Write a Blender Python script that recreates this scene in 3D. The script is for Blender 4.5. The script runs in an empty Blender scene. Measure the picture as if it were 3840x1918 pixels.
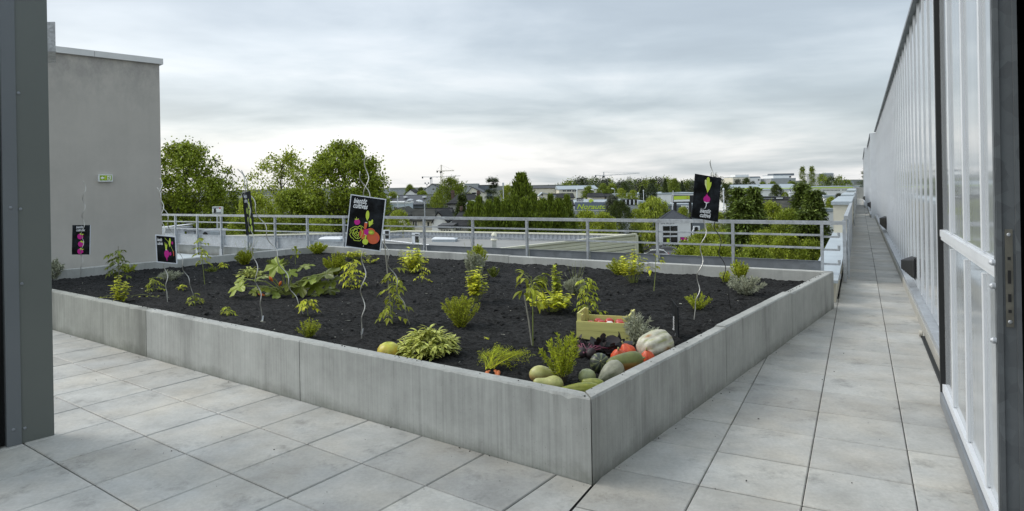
import bpy, bmesh, math, random
from mathutils import Vector, Matrix, noise
PI = math.pi
SC = bpy.context.scene
COL = SC.collection
V = Vector
SKY_OFF = (1.3, .4, 0); ZEN = 1; EXPO = 0.22
# ---------------------------------------------------------------- camera model
F = 2450.0; H = 1.55; ROLL = 0.0175
CS, SN = math.cos(ROLL), math.sin(ROLL)
def uv(x, y):
    a, b = x - 1920, y - 705
    return a*CS - b*SN, a*SN + b*CS
def at(x, y, Z):
    u, v = uv(x, y)
    return V((u/F*Z, Z, H - v/F*Z))
def gp(x, y, z=0.0):
    u, v = uv(x, y)
    Z = F*(H - z)/v
    return V((u/F*Z, Z, z))
def rad(a): return math.radians(a)
def azv(a): return V((math.sin(rad(a)), math.cos(rad(a)), 0))
# ---------------------------------------------------------------- mesh builder
OFF = {}
class MB:
    def __init__(s): s.v = []; s.f = []; s.m = []; s.c = None; s.mi = 0
    def add(s, verts, faces, cols=None):
        n = len(s.v)
        s.v += [tuple(p) for p in verts]
        s.f += [tuple(i + n for i in f) for f in faces]
        s.m += [s.mi]*len(faces)
        if cols is not None:
            if s.c is None: s.c = []
            s.c += cols
    def quad(s, a, b, c, d): s.add([a, b, c, d], [(0, 1, 2, 3)])
    def poly(s, pts): s.add(pts, [tuple(range(len(pts)))])
    def obox(s, o, ex, ey, ez):            # box from corner o and three edge vectors
        o, ex, ey, ez = V(o), V(ex), V(ey), V(ez)
        p = [o, o+ex, o+ex+ey, o+ey]; p += [q+ez for q in p]
        fs = [(0,3,2,1),(4,5,6,7),(0,1,5,4),(1,2,6,5),(2,3,7,6),(3,0,4,7)]
        if ex.cross(ey).dot(ez) < 0: fs = [tuple(reversed(f)) for f in fs]
        s.add(p, fs)
    def box(s, c, d, rz=0.0):
        e = Matrix.Rotation(rz, 3, 'Z'); c = V(c)
        ex, ey, ez = e @ V((d[0],0,0)), e @ V((0,d[1],0)), V((0,0,d[2]))
        s.obox(c - (ex+ey+ez)/2, ex, ey, ez)
    def bar(s, a, b, w, h=None):           # square bar from a to b
        a, b = V(a), V(b); h = h or w; d = (b-a)
        up = V((0,0,1)) if abs(d.normalized().z) < .95 else V((0,1,0))
        x = d.cross(up).normalized(); y = x.cross(d).normalized()
        s.obox(a - x*w/2 - y*h/2, d, x*w, y*h)
    def prism(s, pts, z0, z1):
        n = len(pts)
        vs = [(p[0], p[1], z0) for p in pts] + [(p[0], p[1], z1) for p in pts]
        ar = sum(pts[i][0]*pts[(i+1)%n][1]-pts[(i+1)%n][0]*pts[i][1] for i in range(n))
        fs = [tuple(range(n))[::-1], tuple(range(n, 2*n))] + [(i, (i+1)%n, n+(i+1)%n, n+i) for i in range(n)]
        if ar < 0: fs = [tuple(reversed(f)) for f in fs]
        s.add(vs, fs)
    def tube(s, pts, r, k=6, cap=True):
        pts = [V(p) for p in pts]; n = len(pts)
        if n < 2: return
        rs = r if isinstance(r, (list, tuple)) else [r]*n
        vs = []; nx = None
        for i, p in enumerate(pts):
            t = (pts[min(i+1, n-1)] - pts[max(i-1, 0)])
            t = t.normalized() if t.length > 1e-9 else V((0,0,1))
            if nx is None:
                nx = t.cross(V((.31,.9,.2)))
                nx = nx.normalized() if nx.length > 1e-4 else V((1,0,0))
            else:
                nx = nx - t*nx.dot(t); nx = nx.normalized() if nx.length > 1e-6 else t.orthogonal().normalized()
            ny = t.cross(nx)
            for j in range(k):
                a = 2*PI*j/k
                vs.append(p + (nx*math.cos(a) + ny*math.sin(a))*rs[i])
        fs = [(i*k+j, i*k+(j+1)%k, (i+1)*k+(j+1)%k, (i+1)*k+j) for i in range(n-1) for j in range(k)]
        if cap: fs += [tuple(range(k))[::-1], tuple(range((n-1)*k, n*k))]
        s.add(vs, fs)
    def lathe(s, o, prof, k=16, ax=(0,0,1), rib=None, col=None):   # prof = [(r, h)]
        o = V(o); ax = V(ax).normalized(); x = ax.orthogonal().normalized(); y = ax.cross(x)
        vs = []; cs = []; n = len(prof)
        for i, (r, h) in enumerate(prof):
            for j in range(k):
                a = 2*PI*j/k; q = r*(rib(a, i/(n-1)) if rib else 1)
                vs.append(o + ax*h + (x*math.cos(a) + y*math.sin(a))*q)
                if col: cs.append(col(a, i/(n-1), x*math.cos(a) + y*math.sin(a)))
        fs = [(i*k+j, i*k+(j+1)%k, (i+1)*k+(j+1)%k, (i+1)*k+j) for i in range(n-1) for j in range(k)]
        fs += [tuple(range(k))[::-1], tuple(range((n-1)*k, n*k))]
        s.add(vs, fs, cs if col else None)
    def build(s, name, mats, parent=None, smooth=False, loc=None):
        me = bpy.data.meshes.new(name)
        off = OFF.get(parent.name, V((0,0,0))) if parent else (V(loc) if loc is not None else V((0,0,0)))
        me.from_pydata([(p[0]-off.x, p[1]-off.y, p[2]-off.z) for p in s.v], [], s.f)
        if not isinstance(mats, (list, tuple)): mats = [mats]
        for m in mats: me.materials.append(m)
        if len(mats) > 1: me.polygons.foreach_set('material_index', s.m)
        if smooth: me.polygons.foreach_set('use_smooth', [True]*len(s.f))
        if s.c:
            a = me.color_attributes.new('tint', 'FLOAT_COLOR', 'POINT')
            a.data.foreach_set('color', [q for c in s.c for q in (c[0], c[1], c[2], 1.0)])
        me.update()
        o = bpy.data.objects.new(name, me); COL.objects.link(o)
        if parent: o.parent = parent; OFF[o.name] = off
        elif loc is not None: o.location = off; OFF[o.name] = off
        return o
def tag(o, label, cat, group=None, kind=None):
    if label: o['label'] = label
    if cat: o['category'] = cat
    if group: o['group'] = group
    if kind: o['kind'] = kind
    return o
def thing(name, label, cat, loc=(0,0,0), group=None):
    o = bpy.data.objects.new(name, None); COL.objects.link(o)
    o.empty_display_size = .1; o.location = loc; OFF[o.name] = V(loc)
    return tag(o, label, cat, group)
def struct(o): o['kind'] = 'structure'; return o
def dup(root, loc, rz=0.0, scale=None, label=None, group=None):
    r = root.copy(); COL.objects.link(r); r.location = loc; r.rotation_euler = (0,0,rz)
    if scale: r.scale = scale
    if label: r['label'] = label
    if group: r['group'] = group
    for ch in list(root.children):
        c = ch.copy(); COL.objects.link(c); c.parent = r
        for g in ch.children:
            d = g.copy(); COL.objects.link(d); d.parent = c
    return r
# ---------------------------------------------------------------- materials
def hx(h):
    h = h.lstrip('#'); r = []
    for i in (0,2,4):
        c = int(h[i:i+2],16)/255
        r.append(c/12.92 if c <= .04045 else ((c+.055)/1.055)**2.4)
    return tuple(r)
def newmat(name):
    m = bpy.data.materials.new(name); m.use_nodes = True
    nt = m.node_tree; nt.nodes.clear()
    out = nt.nodes.new('ShaderNodeOutputMaterial'); b = nt.nodes.new('ShaderNodeBsdfPrincipled')
    nt.links.new(b.outputs[0], out.inputs[0])
    return m, nt, b, out
def N(nt, t, **kw):
    n = nt.nodes.new(t)
    for k, v in kw.items():
        if k.startswith('i_'): n.inputs[int(k[2:])].default_value = v
        else: setattr(n, k, v)
    return n
def noisef(nt, scale, detail=4, rough=.55, stretch=None, coord='Object'):
    tc = N(nt, 'ShaderNodeTexCoord'); mp = N(nt, 'ShaderNodeMapping')
    nt.links.new(tc.outputs[coord], mp.inputs[0])
    if stretch: mp.inputs['Scale'].default_value = stretch
    nz = N(nt, 'ShaderNodeTexNoise'); nz.inputs['Scale'].default_value = scale
    nz.inputs['Detail'].default_value = detail; nz.inputs['Roughness'].default_value = rough
    nt.links.new(mp.outputs[0], nz.inputs['Vector'])
    return nz.outputs[0]
def ramp(nt, src, stops):
    r = N(nt, 'ShaderNodeValToRGB'); e = r.color_ramp.elements
    while len(e) < len(stops): e.new(.5)
    for k, (p, c) in enumerate(stops):
        e[k].position = p; e[k].color = (c, c, c, 1) if not isinstance(c, (tuple, list)) else (*c[:3], 1)
    nt.links.new(src, r.inputs[0]); return r.outputs[0]
def math_(nt, op, a, b=None):
    m = N(nt, 'ShaderNodeMath', operation=op)
    for i, q in enumerate((a, b)):
        if q is None: continue
        if isinstance(q, (int, float)): m.inputs[i].default_value = q
        else: nt.links.new(q, m.inputs[i])
    return m.outputs[0]
def mixc(nt, fac, a, b, mode='MIX'):
    m = N(nt, 'ShaderNodeMix', data_type='RGBA', blend_type=mode)
    for i, q in ((0, fac), (6, a), (7, b)):
        if isinstance(q, (int, float)): m.inputs[i].default_value = q
        elif isinstance(q, (tuple, list)): m.inputs[i].default_value = (*q[:3], 1)
        else: nt.links.new(q, m.inputs[i])
    return m.outputs[2]
def bump(nt, b, h, strength=.3, dist=.01):
    n = N(nt, 'ShaderNodeBump'); n.inputs['Strength'].default_value = strength; n.inputs['Distance'].default_value = dist
    nt.links.new(h, n.inputs['Height']); nt.links.new(n.outputs[0], b.inputs['Normal'])
def M(name, col, rough=.6, var=.15, scale=4, bs=0, bscale=60, metal=0, stretch=None, spec=.5, dist=.005, isl=0):
    m, nt, b, out = newmat(name)
    nz = noisef(nt, scale, 5, .6, stretch)
    f = ramp(nt, nz, [(.3, 1-var), (.7, 1+var)])
    c = mixc(nt, 1.0, col, f, 'MULTIPLY')
    if isl:
        g = N(nt, 'ShaderNodeNewGeometry')
        c = mixc(nt, 1.0, c, ramp(nt, g.outputs['Random Per Island'], [(0, 1-isl), (1, 1+isl)]), 'MULTIPLY')
    nt.links.new(c, b.inputs['Base Color'])
    b.inputs['Roughness'].default_value = rough; b.inputs['Metallic'].default_value = metal
    b.inputs['Specular IOR Level'].default_value = spec
    if bs: bump(nt, b, noisef(nt, bscale, 4, .6, stretch), bs, dist)
    return m
def leafmat(name, col, var=.35, hue=(1.12, 1.0, .8), trans=.3, rough=.5):
    m, nt, b, out = newmat(name)
    g = N(nt, 'ShaderNodeNewGeometry'); rnd = g.outputs['Random Per Island']
    c2 = tuple(min(1, col[i]*hue[i]) for i in range(3))
    c = mixc(nt, rnd, col, c2)
    k = math_(nt, 'FRACT', math_(nt, 'MULTIPLY', rnd, 37.7))
    c = mixc(nt, 1.0, c, ramp(nt, k, [(0, 1-1.45*var), (.5, 1-.2*var), (1, 1+1.35*var)]), 'MULTIPLY')
    nz = noisef(nt, .5, 2, .5)
    nt.links.new(c, b.inputs['Base Color'])
    b.inputs['Roughness'].default_value = rough; b.inputs['Specular IOR Level'].default_value = .3
    t = N(nt, 'ShaderNodeBsdfTranslucent'); nt.links.new(c, t.inputs[0])
    mx = N(nt, 'ShaderNodeMixShader'); mx.inputs[0].default_value = trans
    nt.links.new(b.outputs[0], mx.inputs[1]); nt.links.new(t.outputs[0], mx.inputs[2])
    nt.links.new(mx.outputs[0], out.inputs[0])
    return m
def attrmat(name, rough=.45, var=.12, scale=18, bs=.1, bscale=40):
    m, nt, b, out = newmat(name)
    a = N(nt, 'ShaderNodeAttribute', attribute_name='tint')
    f = ramp(nt, noisef(nt, scale, 5, .6), [(.3, 1-var), (.7, 1+var)])
    nt.links.new(mixc(nt, 1.0, a.outputs[0], f, 'MULTIPLY'), b.inputs['Base Color'])
    b.inputs['Roughness'].default_value = rough
    if bs: bump(nt, b, noisef(nt, bscale, 3, .6), bs, .002)
    return m
# concrete of the planter: fine vertical board streaks, stains, pores
def concrete(name, col, streak=1.0, dirt=.35, rz=0.0):
    m, nt, b, out = newmat(name)
    s1 = ramp(nt, noisef(nt, 1, 4, .75, (60, 60, .9)), [(.30, 1-.17*streak), (.70, 1+.12*streak)])
    s2 = ramp(nt, noisef(nt, 1, 4, .6, (3.2, 3.2, .5)), [(.30, 1-dirt), (.5, 1.06)])
    s3 = ramp(nt, noisef(nt, 2.6, 7, .7), [(.3, .80), (.7, 1.14)])
    pores = ramp(nt, noisef(nt, 90, 2, .5), [(.24, .55), (.31, 1.0)])
    c = mixc(nt, 1.0, col, s1, 'MULTIPLY'); c = mixc(nt, .8, c, s2, 'MULTIPLY')
    c = mixc(nt, 1.0, c, s3, 'MULTIPLY'); c = mixc(nt, .7, c, pores, 'MULTIPLY')
    tc = N(nt, 'ShaderNodeTexCoord'); sp = N(nt, 'ShaderNodeSeparateXYZ'); nt.links.new(tc.outputs['Object'], sp.inputs[0])
    zz = math_(nt, 'ADD', sp.outputs[2], math_(nt, 'MULTIPLY', math_(nt, 'SUBTRACT', noisef(nt, 6, 6, .7), .5), .22))
    c = mixc(nt, 1.0, c, ramp(nt, zz, [(.0, (.66,.67,.64)), (.09, (1,1,1))]), 'MULTIPLY')
    drip = math_(nt, 'MULTIPLY', ramp(nt, noisef(nt, 1, 4, .65, (14, 14, .5)), [(.60, 0), (.72, 1)]), ramp(nt, sp.outputs[2], [(.15, 0), (.44, 1)]))
    c = mixc(nt, math_(nt, 'MULTIPLY', drip, .38), c, (.12,.12,.11))
    nt.links.new(c, b.inputs['Base Color']); b.inputs['Roughness'].default_value = .8
    h = math_(nt, 'ADD', noisef(nt, 1, 3, .6, (70, 70, 1.2)), math_(nt, 'MULTIPLY', noisef(nt, 60, 4, .7), .8))
    bump(nt, b, h, .35, .004)
    return m
def tilemat():
    m, nt, b, out = newmat('paving_slab')
    g = N(nt, 'ShaderNodeNewGeometry'); rnd = g.outputs['Random Per Island']
    base = mixc(nt, rnd, hx('#a5a6a3'), hx('#b4b5b1'))
    k = math_(nt, 'FRACT', math_(nt, 'MULTIPLY', rnd, 53.3))
    base = mixc(nt, 1.0, base, ramp(nt, k, [(0, .88), (1, 1.07)]), 'MULTIPLY')
    a = ramp(nt, noisef(nt, 2.6, 6, .68), [(.3, .76), (.62, 1.08)])
    st = ramp(nt, noisef(nt, 3.3, 8, .75, (1, 1, 1)), [(.31, .45), (.45, 1.0)])
    fine = ramp(nt, noisef(nt, 45, 4, .7), [(.25, .86), (.7, 1.08)])
    spots = ramp(nt, noisef(nt, 17, 3, .5), [(.20, .45), (.26, 1.0)])
    c = mixc(nt, 1.0, base, a, 'MULTIPLY'); c = mixc(nt, .72, c, st, 'MULTIPLY')
    c = mixc(nt, 1.0, c, fine, 'MULTIPLY'); c = mixc(nt, .5, c, spots, 'MULTIPLY')
    warm = ramp(nt, noisef(nt, 1.7, 4, .6), [(.4, (1, 1, 1)), (.7, (1.06, 1.0, .92))])
    c = mixc(nt, 1.0, c, warm, 'MULTIPLY')
    nt.links.new(c, b.inputs['Base Color']); b.inputs['Roughness'].default_value = .62
    bump(nt, b, noisef(nt, 120, 4, .7), .25, .003)
    return m
def galv(name, col=(.50,.53,.56), rough=.42, metal=.55, var=.16, scale=9):
    m, nt, b, out = newmat(name)
    vo = N(nt, 'ShaderNodeTexVoronoi'); tc = N(nt, 'ShaderNodeTexCoord')
    vo.inputs['Scale'].default_value = scale*4; nt.links.new(tc.outputs['Object'], vo.inputs['Vector'])
    sp = ramp(nt, vo.outputs['Color'], [(0, 1-var), (1, 1+var*.6)])
    c = mixc(nt, 1.0, col, sp, 'MULTIPLY')
    c = mixc(nt, 1.0, c, ramp(nt, noisef(nt, scale*.5, 5, .65), [(.3, .8), (.7, 1.1)]), 'MULTIPLY')
    nt.links.new(c, b.inputs['Base Color']); b.inputs['Metallic'].default_value = metal
    nt.links.new(ramp(nt, noisef(nt, scale, 3, .6), [(.3, rough-.1), (.7, rough+.15)]), b.inputs['Roughness'])
    return m
def polycarb():
    m, nt, b, out = newmat('polycarbonate_sheet')
    c = mixc(nt, ramp(nt, noisef(nt, 1, 4, .6, (6, 6, .35)), [(.3, 0), (.7, 1)]), (.37,.40,.425), (.47,.505,.53))
    c = mixc(nt, 1.0, c, ramp(nt, noisef(nt, .9, 5, .6), [(.3, .86), (.7, 1.1)]), 'MULTIPLY')
    nt.links.new(c, b.inputs['Base Color'])
    nt.links.new(ramp(nt, noisef(nt, 1.4, 4, .6), [(.3, .045), (.75, .10)]), b.inputs['Roughness'])
    b.inputs['IOR'].default_value = 1.6; b.inputs['Specular IOR Level'].default_value = .8
    bump(nt, b, noisef(nt, 1, 2, .5, (140, 140, .02)), .03, .001)
    return m
def soilmat():
    m, nt, b, out = newmat('dark_potting_soil')
    c = ramp(nt, noisef(nt, 30, 8, .75), [(.28, (.0065,.007,.0072)), (.54, (.026,.0266,.0268)), (.76, (.075,.076,.075))])
    c = mixc(nt, 1.0, c, ramp(nt, noisef(nt, 1.1, 6, .7), [(.3, .60), (.7, 1.45)]), 'MULTIPLY')
    nt.links.new(c, b.inputs['Base Color']); b.inputs['Roughness'].default_value = .9
    b.inputs['Specular IOR Level'].default_value = .25
    h = math_(nt, 'ADD', noisef(nt, 55, 6, .8), noisef(nt, 20, 4, .7))
    bump(nt, b, h, 1.0, .035)
    return m
def chalkboard(name, cx=.5):
    m, nt, b, out = newmat(name)
    c = ramp(nt, noisef(nt, 5, 6, .7), [(.42, (.0035,.004,.0042)), (.62, (.025,.03,.036)), (.80, (.10,.12,.155))])
    nt.links.new(c, b.inputs['Base Color']); b.inputs['Roughness'].default_value = .7
    b.inputs['Specular IOR Level'].default_value = .12
    return m
def flat(name, col, rough=.55, spec=.3): return M(name, col, rough, .05, 30, spec=spec)
MT = {}
MT['tile'] = tilemat(); MT['poly'] = polycarb(); MT['soil'] = soilmat()
MT['conc'] = concrete('planter_concrete', hx('#a1a39f'), 1.0, .36)
MT['conc_d'] = concrete('darker_concrete', hx('#94968f'), .9, .42)  # darker tone of the planter concrete, for the left front panel
MT['conc2'] = concrete('weathered_concrete', hx('#aeb0ac'), .2, .3)
MT['under'] = M('dark_joint', (.02,.021,.022), .95)
def rendermat():
    m, nt, b, out = newmat('grey_render')
    c = mixc(nt, 1.0, hx('#b6b2aa'), ramp(nt, noisef(nt, 1.1, 6, .65), [(.3, .90), (.7, 1.06)]), 'MULTIPLY')
    c = mixc(nt, 1.0, c, ramp(nt, noisef(nt, 1, 5, .65, (5, 5, .35)), [(.3, .96), (.6, 1.01)]), 'MULTIPLY')
    tc = N(nt, 'ShaderNodeTexCoord'); sp = N(nt, 'ShaderNodeSeparateXYZ'); nt.links.new(tc.outputs['Object'], sp.inputs[0])
    top = math_(nt, 'MULTIPLY', ramp(nt, math_(nt, 'MULTIPLY', sp.outputs[2], .25), [(.70, 0), (.95, 1)]), ramp(nt, noisef(nt, 2.5, 7, .75, (1, 1, .6)), [(.42, 0), (.6, 1)]))
    c = mixc(nt, math_(nt, 'MULTIPLY', top, .5), c, (.19,.185,.18))
    nt.links.new(c, b.inputs['Base Color']); b.inputs['Roughness'].default_value = .9
    bump(nt, b, noisef(nt, 130, 4, .6), .5, .004); return m
MT['render'] = rendermat()
MT['metal'] = galv('galvanised_steel'); MT['metal_d'] = galv('dark_zinc', (.25,.27,.29), .45, .4, .12, 3)
MT['zinc'] = galv('pale_zinc_coping', (.46,.52,.56), .5, .25, .05, 2)
MT['white'] = M('white_lacquer', (.68,.71,.74), .4, .06, 3)
MT['rubber'] = M('black_rubber', (.012,.013,.013), .6, .1)
MT['clad'] = M('grey_green_cladding', hx('#676c68'), .42, .05, 1.5, spec=.4)
MT['clad2'] = M('grey_trim', hx('#6c7174'), .42, .05, 1.5, spec=.4)
MT['clad_d'] = M('dark_gap', (.01,.011,.011), .8)
MT['beige'] = M('beige_render', hx('#d3cfbe'), .85, .05, 2, .2, 80)
MT['dark'] = M('interior_shade', (.015,.017,.017), .8, .3)  # near-black colour stands in for the shade inside the greenhouse
MT['black'] = M('black_metal', (.012,.012,.013), .5)
MT['pale'] = M('pale_membrane', hx('#b4bec3'), .6, .06, 1.5)
# ================================================================ terrace
A = gp(2222, 1817); B = gp(3128, 1155); D1 = gp(193.5, 1235.4); C0 = gp(1210, 921.7, .445); C0.z = 0
D0 = V((-6.794, 9.703, 0))
wdir = (D1 - A).normalized()                       # along the front wall
cdir = (D0 - C0).normalized()
# D = front line x left line
def isect(p, d, q, e):
    k = d.x*e.y - d.y*e.x; w = q - p
    return p + d*((w.x*e.y - w.y*e.x)/k)
D = isect(A, wdir, C0, cdir); C = C0
dr = V((.4695, .8829, 0)); nr = V((.8829, -.4695, 0))     # walkway direction and its right-hand normal
def W(r, n=.506, z=0.0):                           # walkway coordinates: along r, across n
    o = V((3.095, 4.765, 0)); o -= nr*(o.dot(nr))
    q = o + dr*r + nr*n; q.z = z; return q
RL = V((-9.272, 17.275, 0)); RR = V((4.440, 8.765, 0)); rdir = (RL - RR).normalized()
rnorm = V((rdir.y, -rdir.x, 0))
if rnorm.dot(-RR) < 0: rnorm = -rnorm              # towards the camera
def paving(name, o, ex, ey, a, b, i0, i1, j0, j1, clip=None, seed=1, keep=None, gx=.003, gy=.003):
    rn = random.Random(seed); mb = MB(); ch = .005
    for i in range(i0, i1):
        for j in range(j0, j1):
            c = o + ex*(a*(i+.5)) + ey*(b*(j+.5))
            if keep and not keep(c): continue
            z = rn.uniform(-.0015, .0015); tx, ty = rn.uniform(-.003, .003), rn.uniform(-.003, .003)
            vs = []
            for inset, zz in ((0, -.04), (0, -.005), (ch, 0)):
                for sx, sy in ((-1,-1),(1,-1),(1,1),(-1,1)):
                    lx, ly = sx*(a/2-gx-inset), sy*(b/2-gy-inset)
                    p = c + ex*lx + ey*ly; p.z = zz + (z + tx*lx + ty*ly if zz > -.03 else 0)
                    vs.append(p)
            fs = [(k*4+q, k*4+(q+1)%4, k*4+4+(q+1)%4, k*4+4+q) for k in range(2) for q in range(4)] + [(8,9,10,11)]
            if ex.cross(ey).z < 0: fs = [tuple(reversed(f)) for f in fs]
            mb.add(vs, fs)
    ob = mb.build(name, MT['tile'])
    if clip:
        bm = bmesh.new(); bm.from_mesh(ob.data)
        for co, no in clip:
            bmesh.ops.bisect_plane(bm, geom=bm.verts[:]+bm.edges[:]+bm.faces[:], plane_co=co, plane_no=no, clear_outer=True)
        bm.to_mesh(ob.data); bm.free()
    return struct(ob)
wn = V((wdir.y, -wdir.x, 0))
if wn.dot(-A) < 0: wn = -wn                        # front wall outward normal
paving('terrace_paving', A + wdir*.22 + wn*.0, wdir, wn, .497, .493, -12, 16, 0, 10, clip=[(A - nr*.002, nr)], seed=3, gx=.0034, gy=.0034,
       keep=lambda c: (c - A).dot(nr) < .5 and c.y > .2)
oW = W(0, 0); oW = nr*.22 + dr*(3.414 - .482*20)
paving('walkway_paving', oW, dr, nr, .482, .4877, 0, 175, -3, 2, clip=[(nr*.575, nr)], seed=5, gx=.0055, gy=.0022,
       keep=lambda c: c.y > .5 and (c.dot(dr) < 9.6 or c.dot(nr) > -.4))
sl = MB()
far = RR + dr*60
sl.prism([RL + rdir*6 - rnorm*.12, RR - rnorm*.12, W(5.2, -.62), W(62, -.62), W(62, 8), W(-9, 8), W(-9, -10), V((-16, 4, 0))], -9, -.012)
sl.m = [0]*len(sl.f)
struct(sl.build('terrace_slab', [MT['under']]))
# smooth pale roof membrane behind the bed on the left
pm = MB()
pm.prism([RL + rdir*5.5, RL + (RR-RL)*.48, C + wn*-.25 + (C-D).normalized()*.1, D + wn*-.3 - (C-D).normalized()*-.2, D + V((-6,1,0))], -.008, .004)
struct(pm.build('terrace_floor', MT['pale']))
# ================================================================ raised bed
planter = thing('raised_planter_bed', 'large low planter of streaky grey concrete panels full of dark soil on the terrace', 'planter', A)
TH = .09; ZT = .445
quad = [A, B, C, D]
def inner(quad, t):
    n = len(quad); cen = sum(quad, V((0,0,0)))/n; L = []
    for i in range(n):
        p, q = quad[i], quad[(i+1)%n]; d = (q-p).normalized(); nn = V((-d.y, d.x, 0))
        if nn.dot(cen-p) < 0: nn = -nn
        L.append((p + nn*t, d, nn))
    return [isect(L[i-1][0], L[i-1][1], L[i][0], L[i][1]) for i in range(n)], L
IN, LN = inner(quad, TH)
def frac_at(i, px, top=True):                       # fraction along edge i where the picture column px lies
    p, q = quad[i], quad[(i+1)%4]; lo, hi = 0, 1
    def colx(t):
        w = p + (q-p)*t; w = V((w.x, w.y, ZT)); u = w.x/w.y*F; v = (H-ZT)/w.y*F
        return 1920 + u*CS + v*SN
    s = 1 if colx(1) > colx(0) else -1
    for _ in range(40):
        m = (lo+hi)/2
        if (colx(m) - px)*s < 0: lo = m
        else: hi = m
    return lo
def panel(i, t0, t1, zt, seed):
    rn = random.Random(seed); p, q = quad[i], quad[(i+1)%4]; d = LN[i][1]; nn = LN[i][2]; L = (q-p).length
    gap = .004
    o0 = p + (q-p)*t0 + d*gap; o1 = p + (q-p)*t1 - d*gap
    i0 = (IN[i] + d*gap*1.5) if t0 == 0 else o0 + nn*TH
    i1 = (IN[(i+1)%4] - d*gap*1.5) if t1 == 1 else o1 + nn*TH
    n = max(4, int((o1-o0).length/.045)); mb = MB(); rows = []
    for k in range(n+1):
        f = k/n; a = o0 + (o1-o0)*f; b = i0 + (i1-i0)*f
        w = (b-a); bv = .008; ch = 0
        c1 = abs(noise.noise(V((a.x*9, a.y*9, seed))))*.008 + (rn.random() < .06)*rn.uniform(.004, .012)
        c2 = abs(noise.noise(V((b.x*9, b.y*9, seed+5))))*.006
        wob = noise.noise(V((a.x*3, a.y*3, seed+9)))*.002
        pr = [(a, -.02), (a, ZT*.5), (a, zt-bv-c1), (a + w.normalized()*(bv+c1*.7), zt+wob), (b - w.normalized()*(bv+c2), zt+wob), (b, zt-bv-c2), (b, .05)]
        rows.append([V((s.x, s.y, z)) for s, z in pr])
    m = len(rows[0]); vs = [x for r in rows for x in r]
    fs = [(k*m+j, (k+1)*m+j, (k+1)*m+j+1, k*m+j+1) for k in range(n) for j in range(m-1)]
    fs += [tuple(range(m))[::-1], tuple(range(n*m, n*m+m))]
    e = nn.cross(V((0,0,1)))
    if e.dot(d) > 0: fs = [tuple(reversed(f)) for f in fs]
    mb.add(vs, fs); return mb
cuts = {0: [0, frac_at(0, 2722), frac_at(0, 2969), 1], 1: [0, frac_at(1, 2438), frac_at(1, 1917), frac_at(1, 1508), 1],
        2: [0, frac_at(2, 882), frac_at(2, 486), 1], 3: [0, 1-(1-frac_at(3, 547)), 1]}
e3 = sorted([frac_at(3, 547), frac_at(3, 1122)]); cuts[3] = [0] + e3 + [1]
k = 0
for i in range(4):
    for t0, t1 in zip(cuts[i], cuts[i][1:]):
        k += 1; zt = ZT + (.0, .004, .014, .0, .006, -.003, .004, .002, .003, .001, .005, -.002, 0, 0)[k % 14]
        panel(i, t0, t1, zt, k).build('concrete_panel', MT['conc_d'] if (i == 3 and t0 == 0) else MT['conc'] if i in (0, 3) else MT['conc2'], planter)
def soil_z(x, y):
    p = V((x, y, 0))
    s = .318 + .030*noise.noise(p*.55) + .020*noise.noise(p*1.7 + V((3,1,0)))
    s += .018*noise.noise(p*5.1) + .012*noise.noise(p*11.3 + V((7,0,0)))
    return s
def soil_fine(x, y):
    p = V((x, y, 0)); s = soil_z(x, y)
    a = noise.noise(p*21); b = noise.noise(p*43 + V((2,5,0))); c = noise.noise(p*70)
    return s + .016*max(0, a)**1.2 + .015*b*abs(b)*2 + .008*c
so = MB(); NU, NVV = 300, 370
IS, _ = inner(quad, TH-.006)
for j in range(NVV+1):
    t = (j/NVV)**1.25
    for i in range(NU+1):
        s = (i/NU)
        s = s**1.15
        p = IS[0]*(1-s)*(1-t) + IS[1]*(1-s)*t + IS[3]*s*(1-t) + IS[2]*s*t
        so.v.append((p.x, p.y, soil_fine(p.x, p.y)))
for j in range(NVV):
    for i in range(NU):
        a = j*(NU+1)+i; so.f.append((a, a+1, a+NU+2, a+NU+1)); so.m.append(0)
so.f = [tuple(reversed(f)) for f in so.f]
struct(so.build('soil', MT['soil'], smooth=False))
def soil_pt(px, py):
    z = .32
    for _ in range(4):
        p = gp(px, py, z); z = soil_z(p.x, p.y)
    return V((p.x, p.y, z))
# little white and straw bits lying on the soil
rn = random.Random(77); db = MB()
for _ in range(260):
    s, t = rn.random()**1.2, rn.random()
    p = IS[0]*(1-s)*(1-t) + IS[1]*(1-s)*t + IS[3]*s*(1-t) + IS[2]*s*t
    p.z = soil_fine(p.x, p.y) + .003
    a = rn.uniform(0, 2*PI); L = rn.choice([.005, .007, .008, .010, .04]) * rn.uniform(.6, 1.2); w = .004 if L > .03 else L*.8
    if L > .03: w = .002
    db.box(p, (L, w, .003), a)
db_o = db.build('straw_and_stone_bits', M('pale_bits', (.45,.45,.38), .8, .3, 40)); db_o['kind'] = 'stuff'
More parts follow.
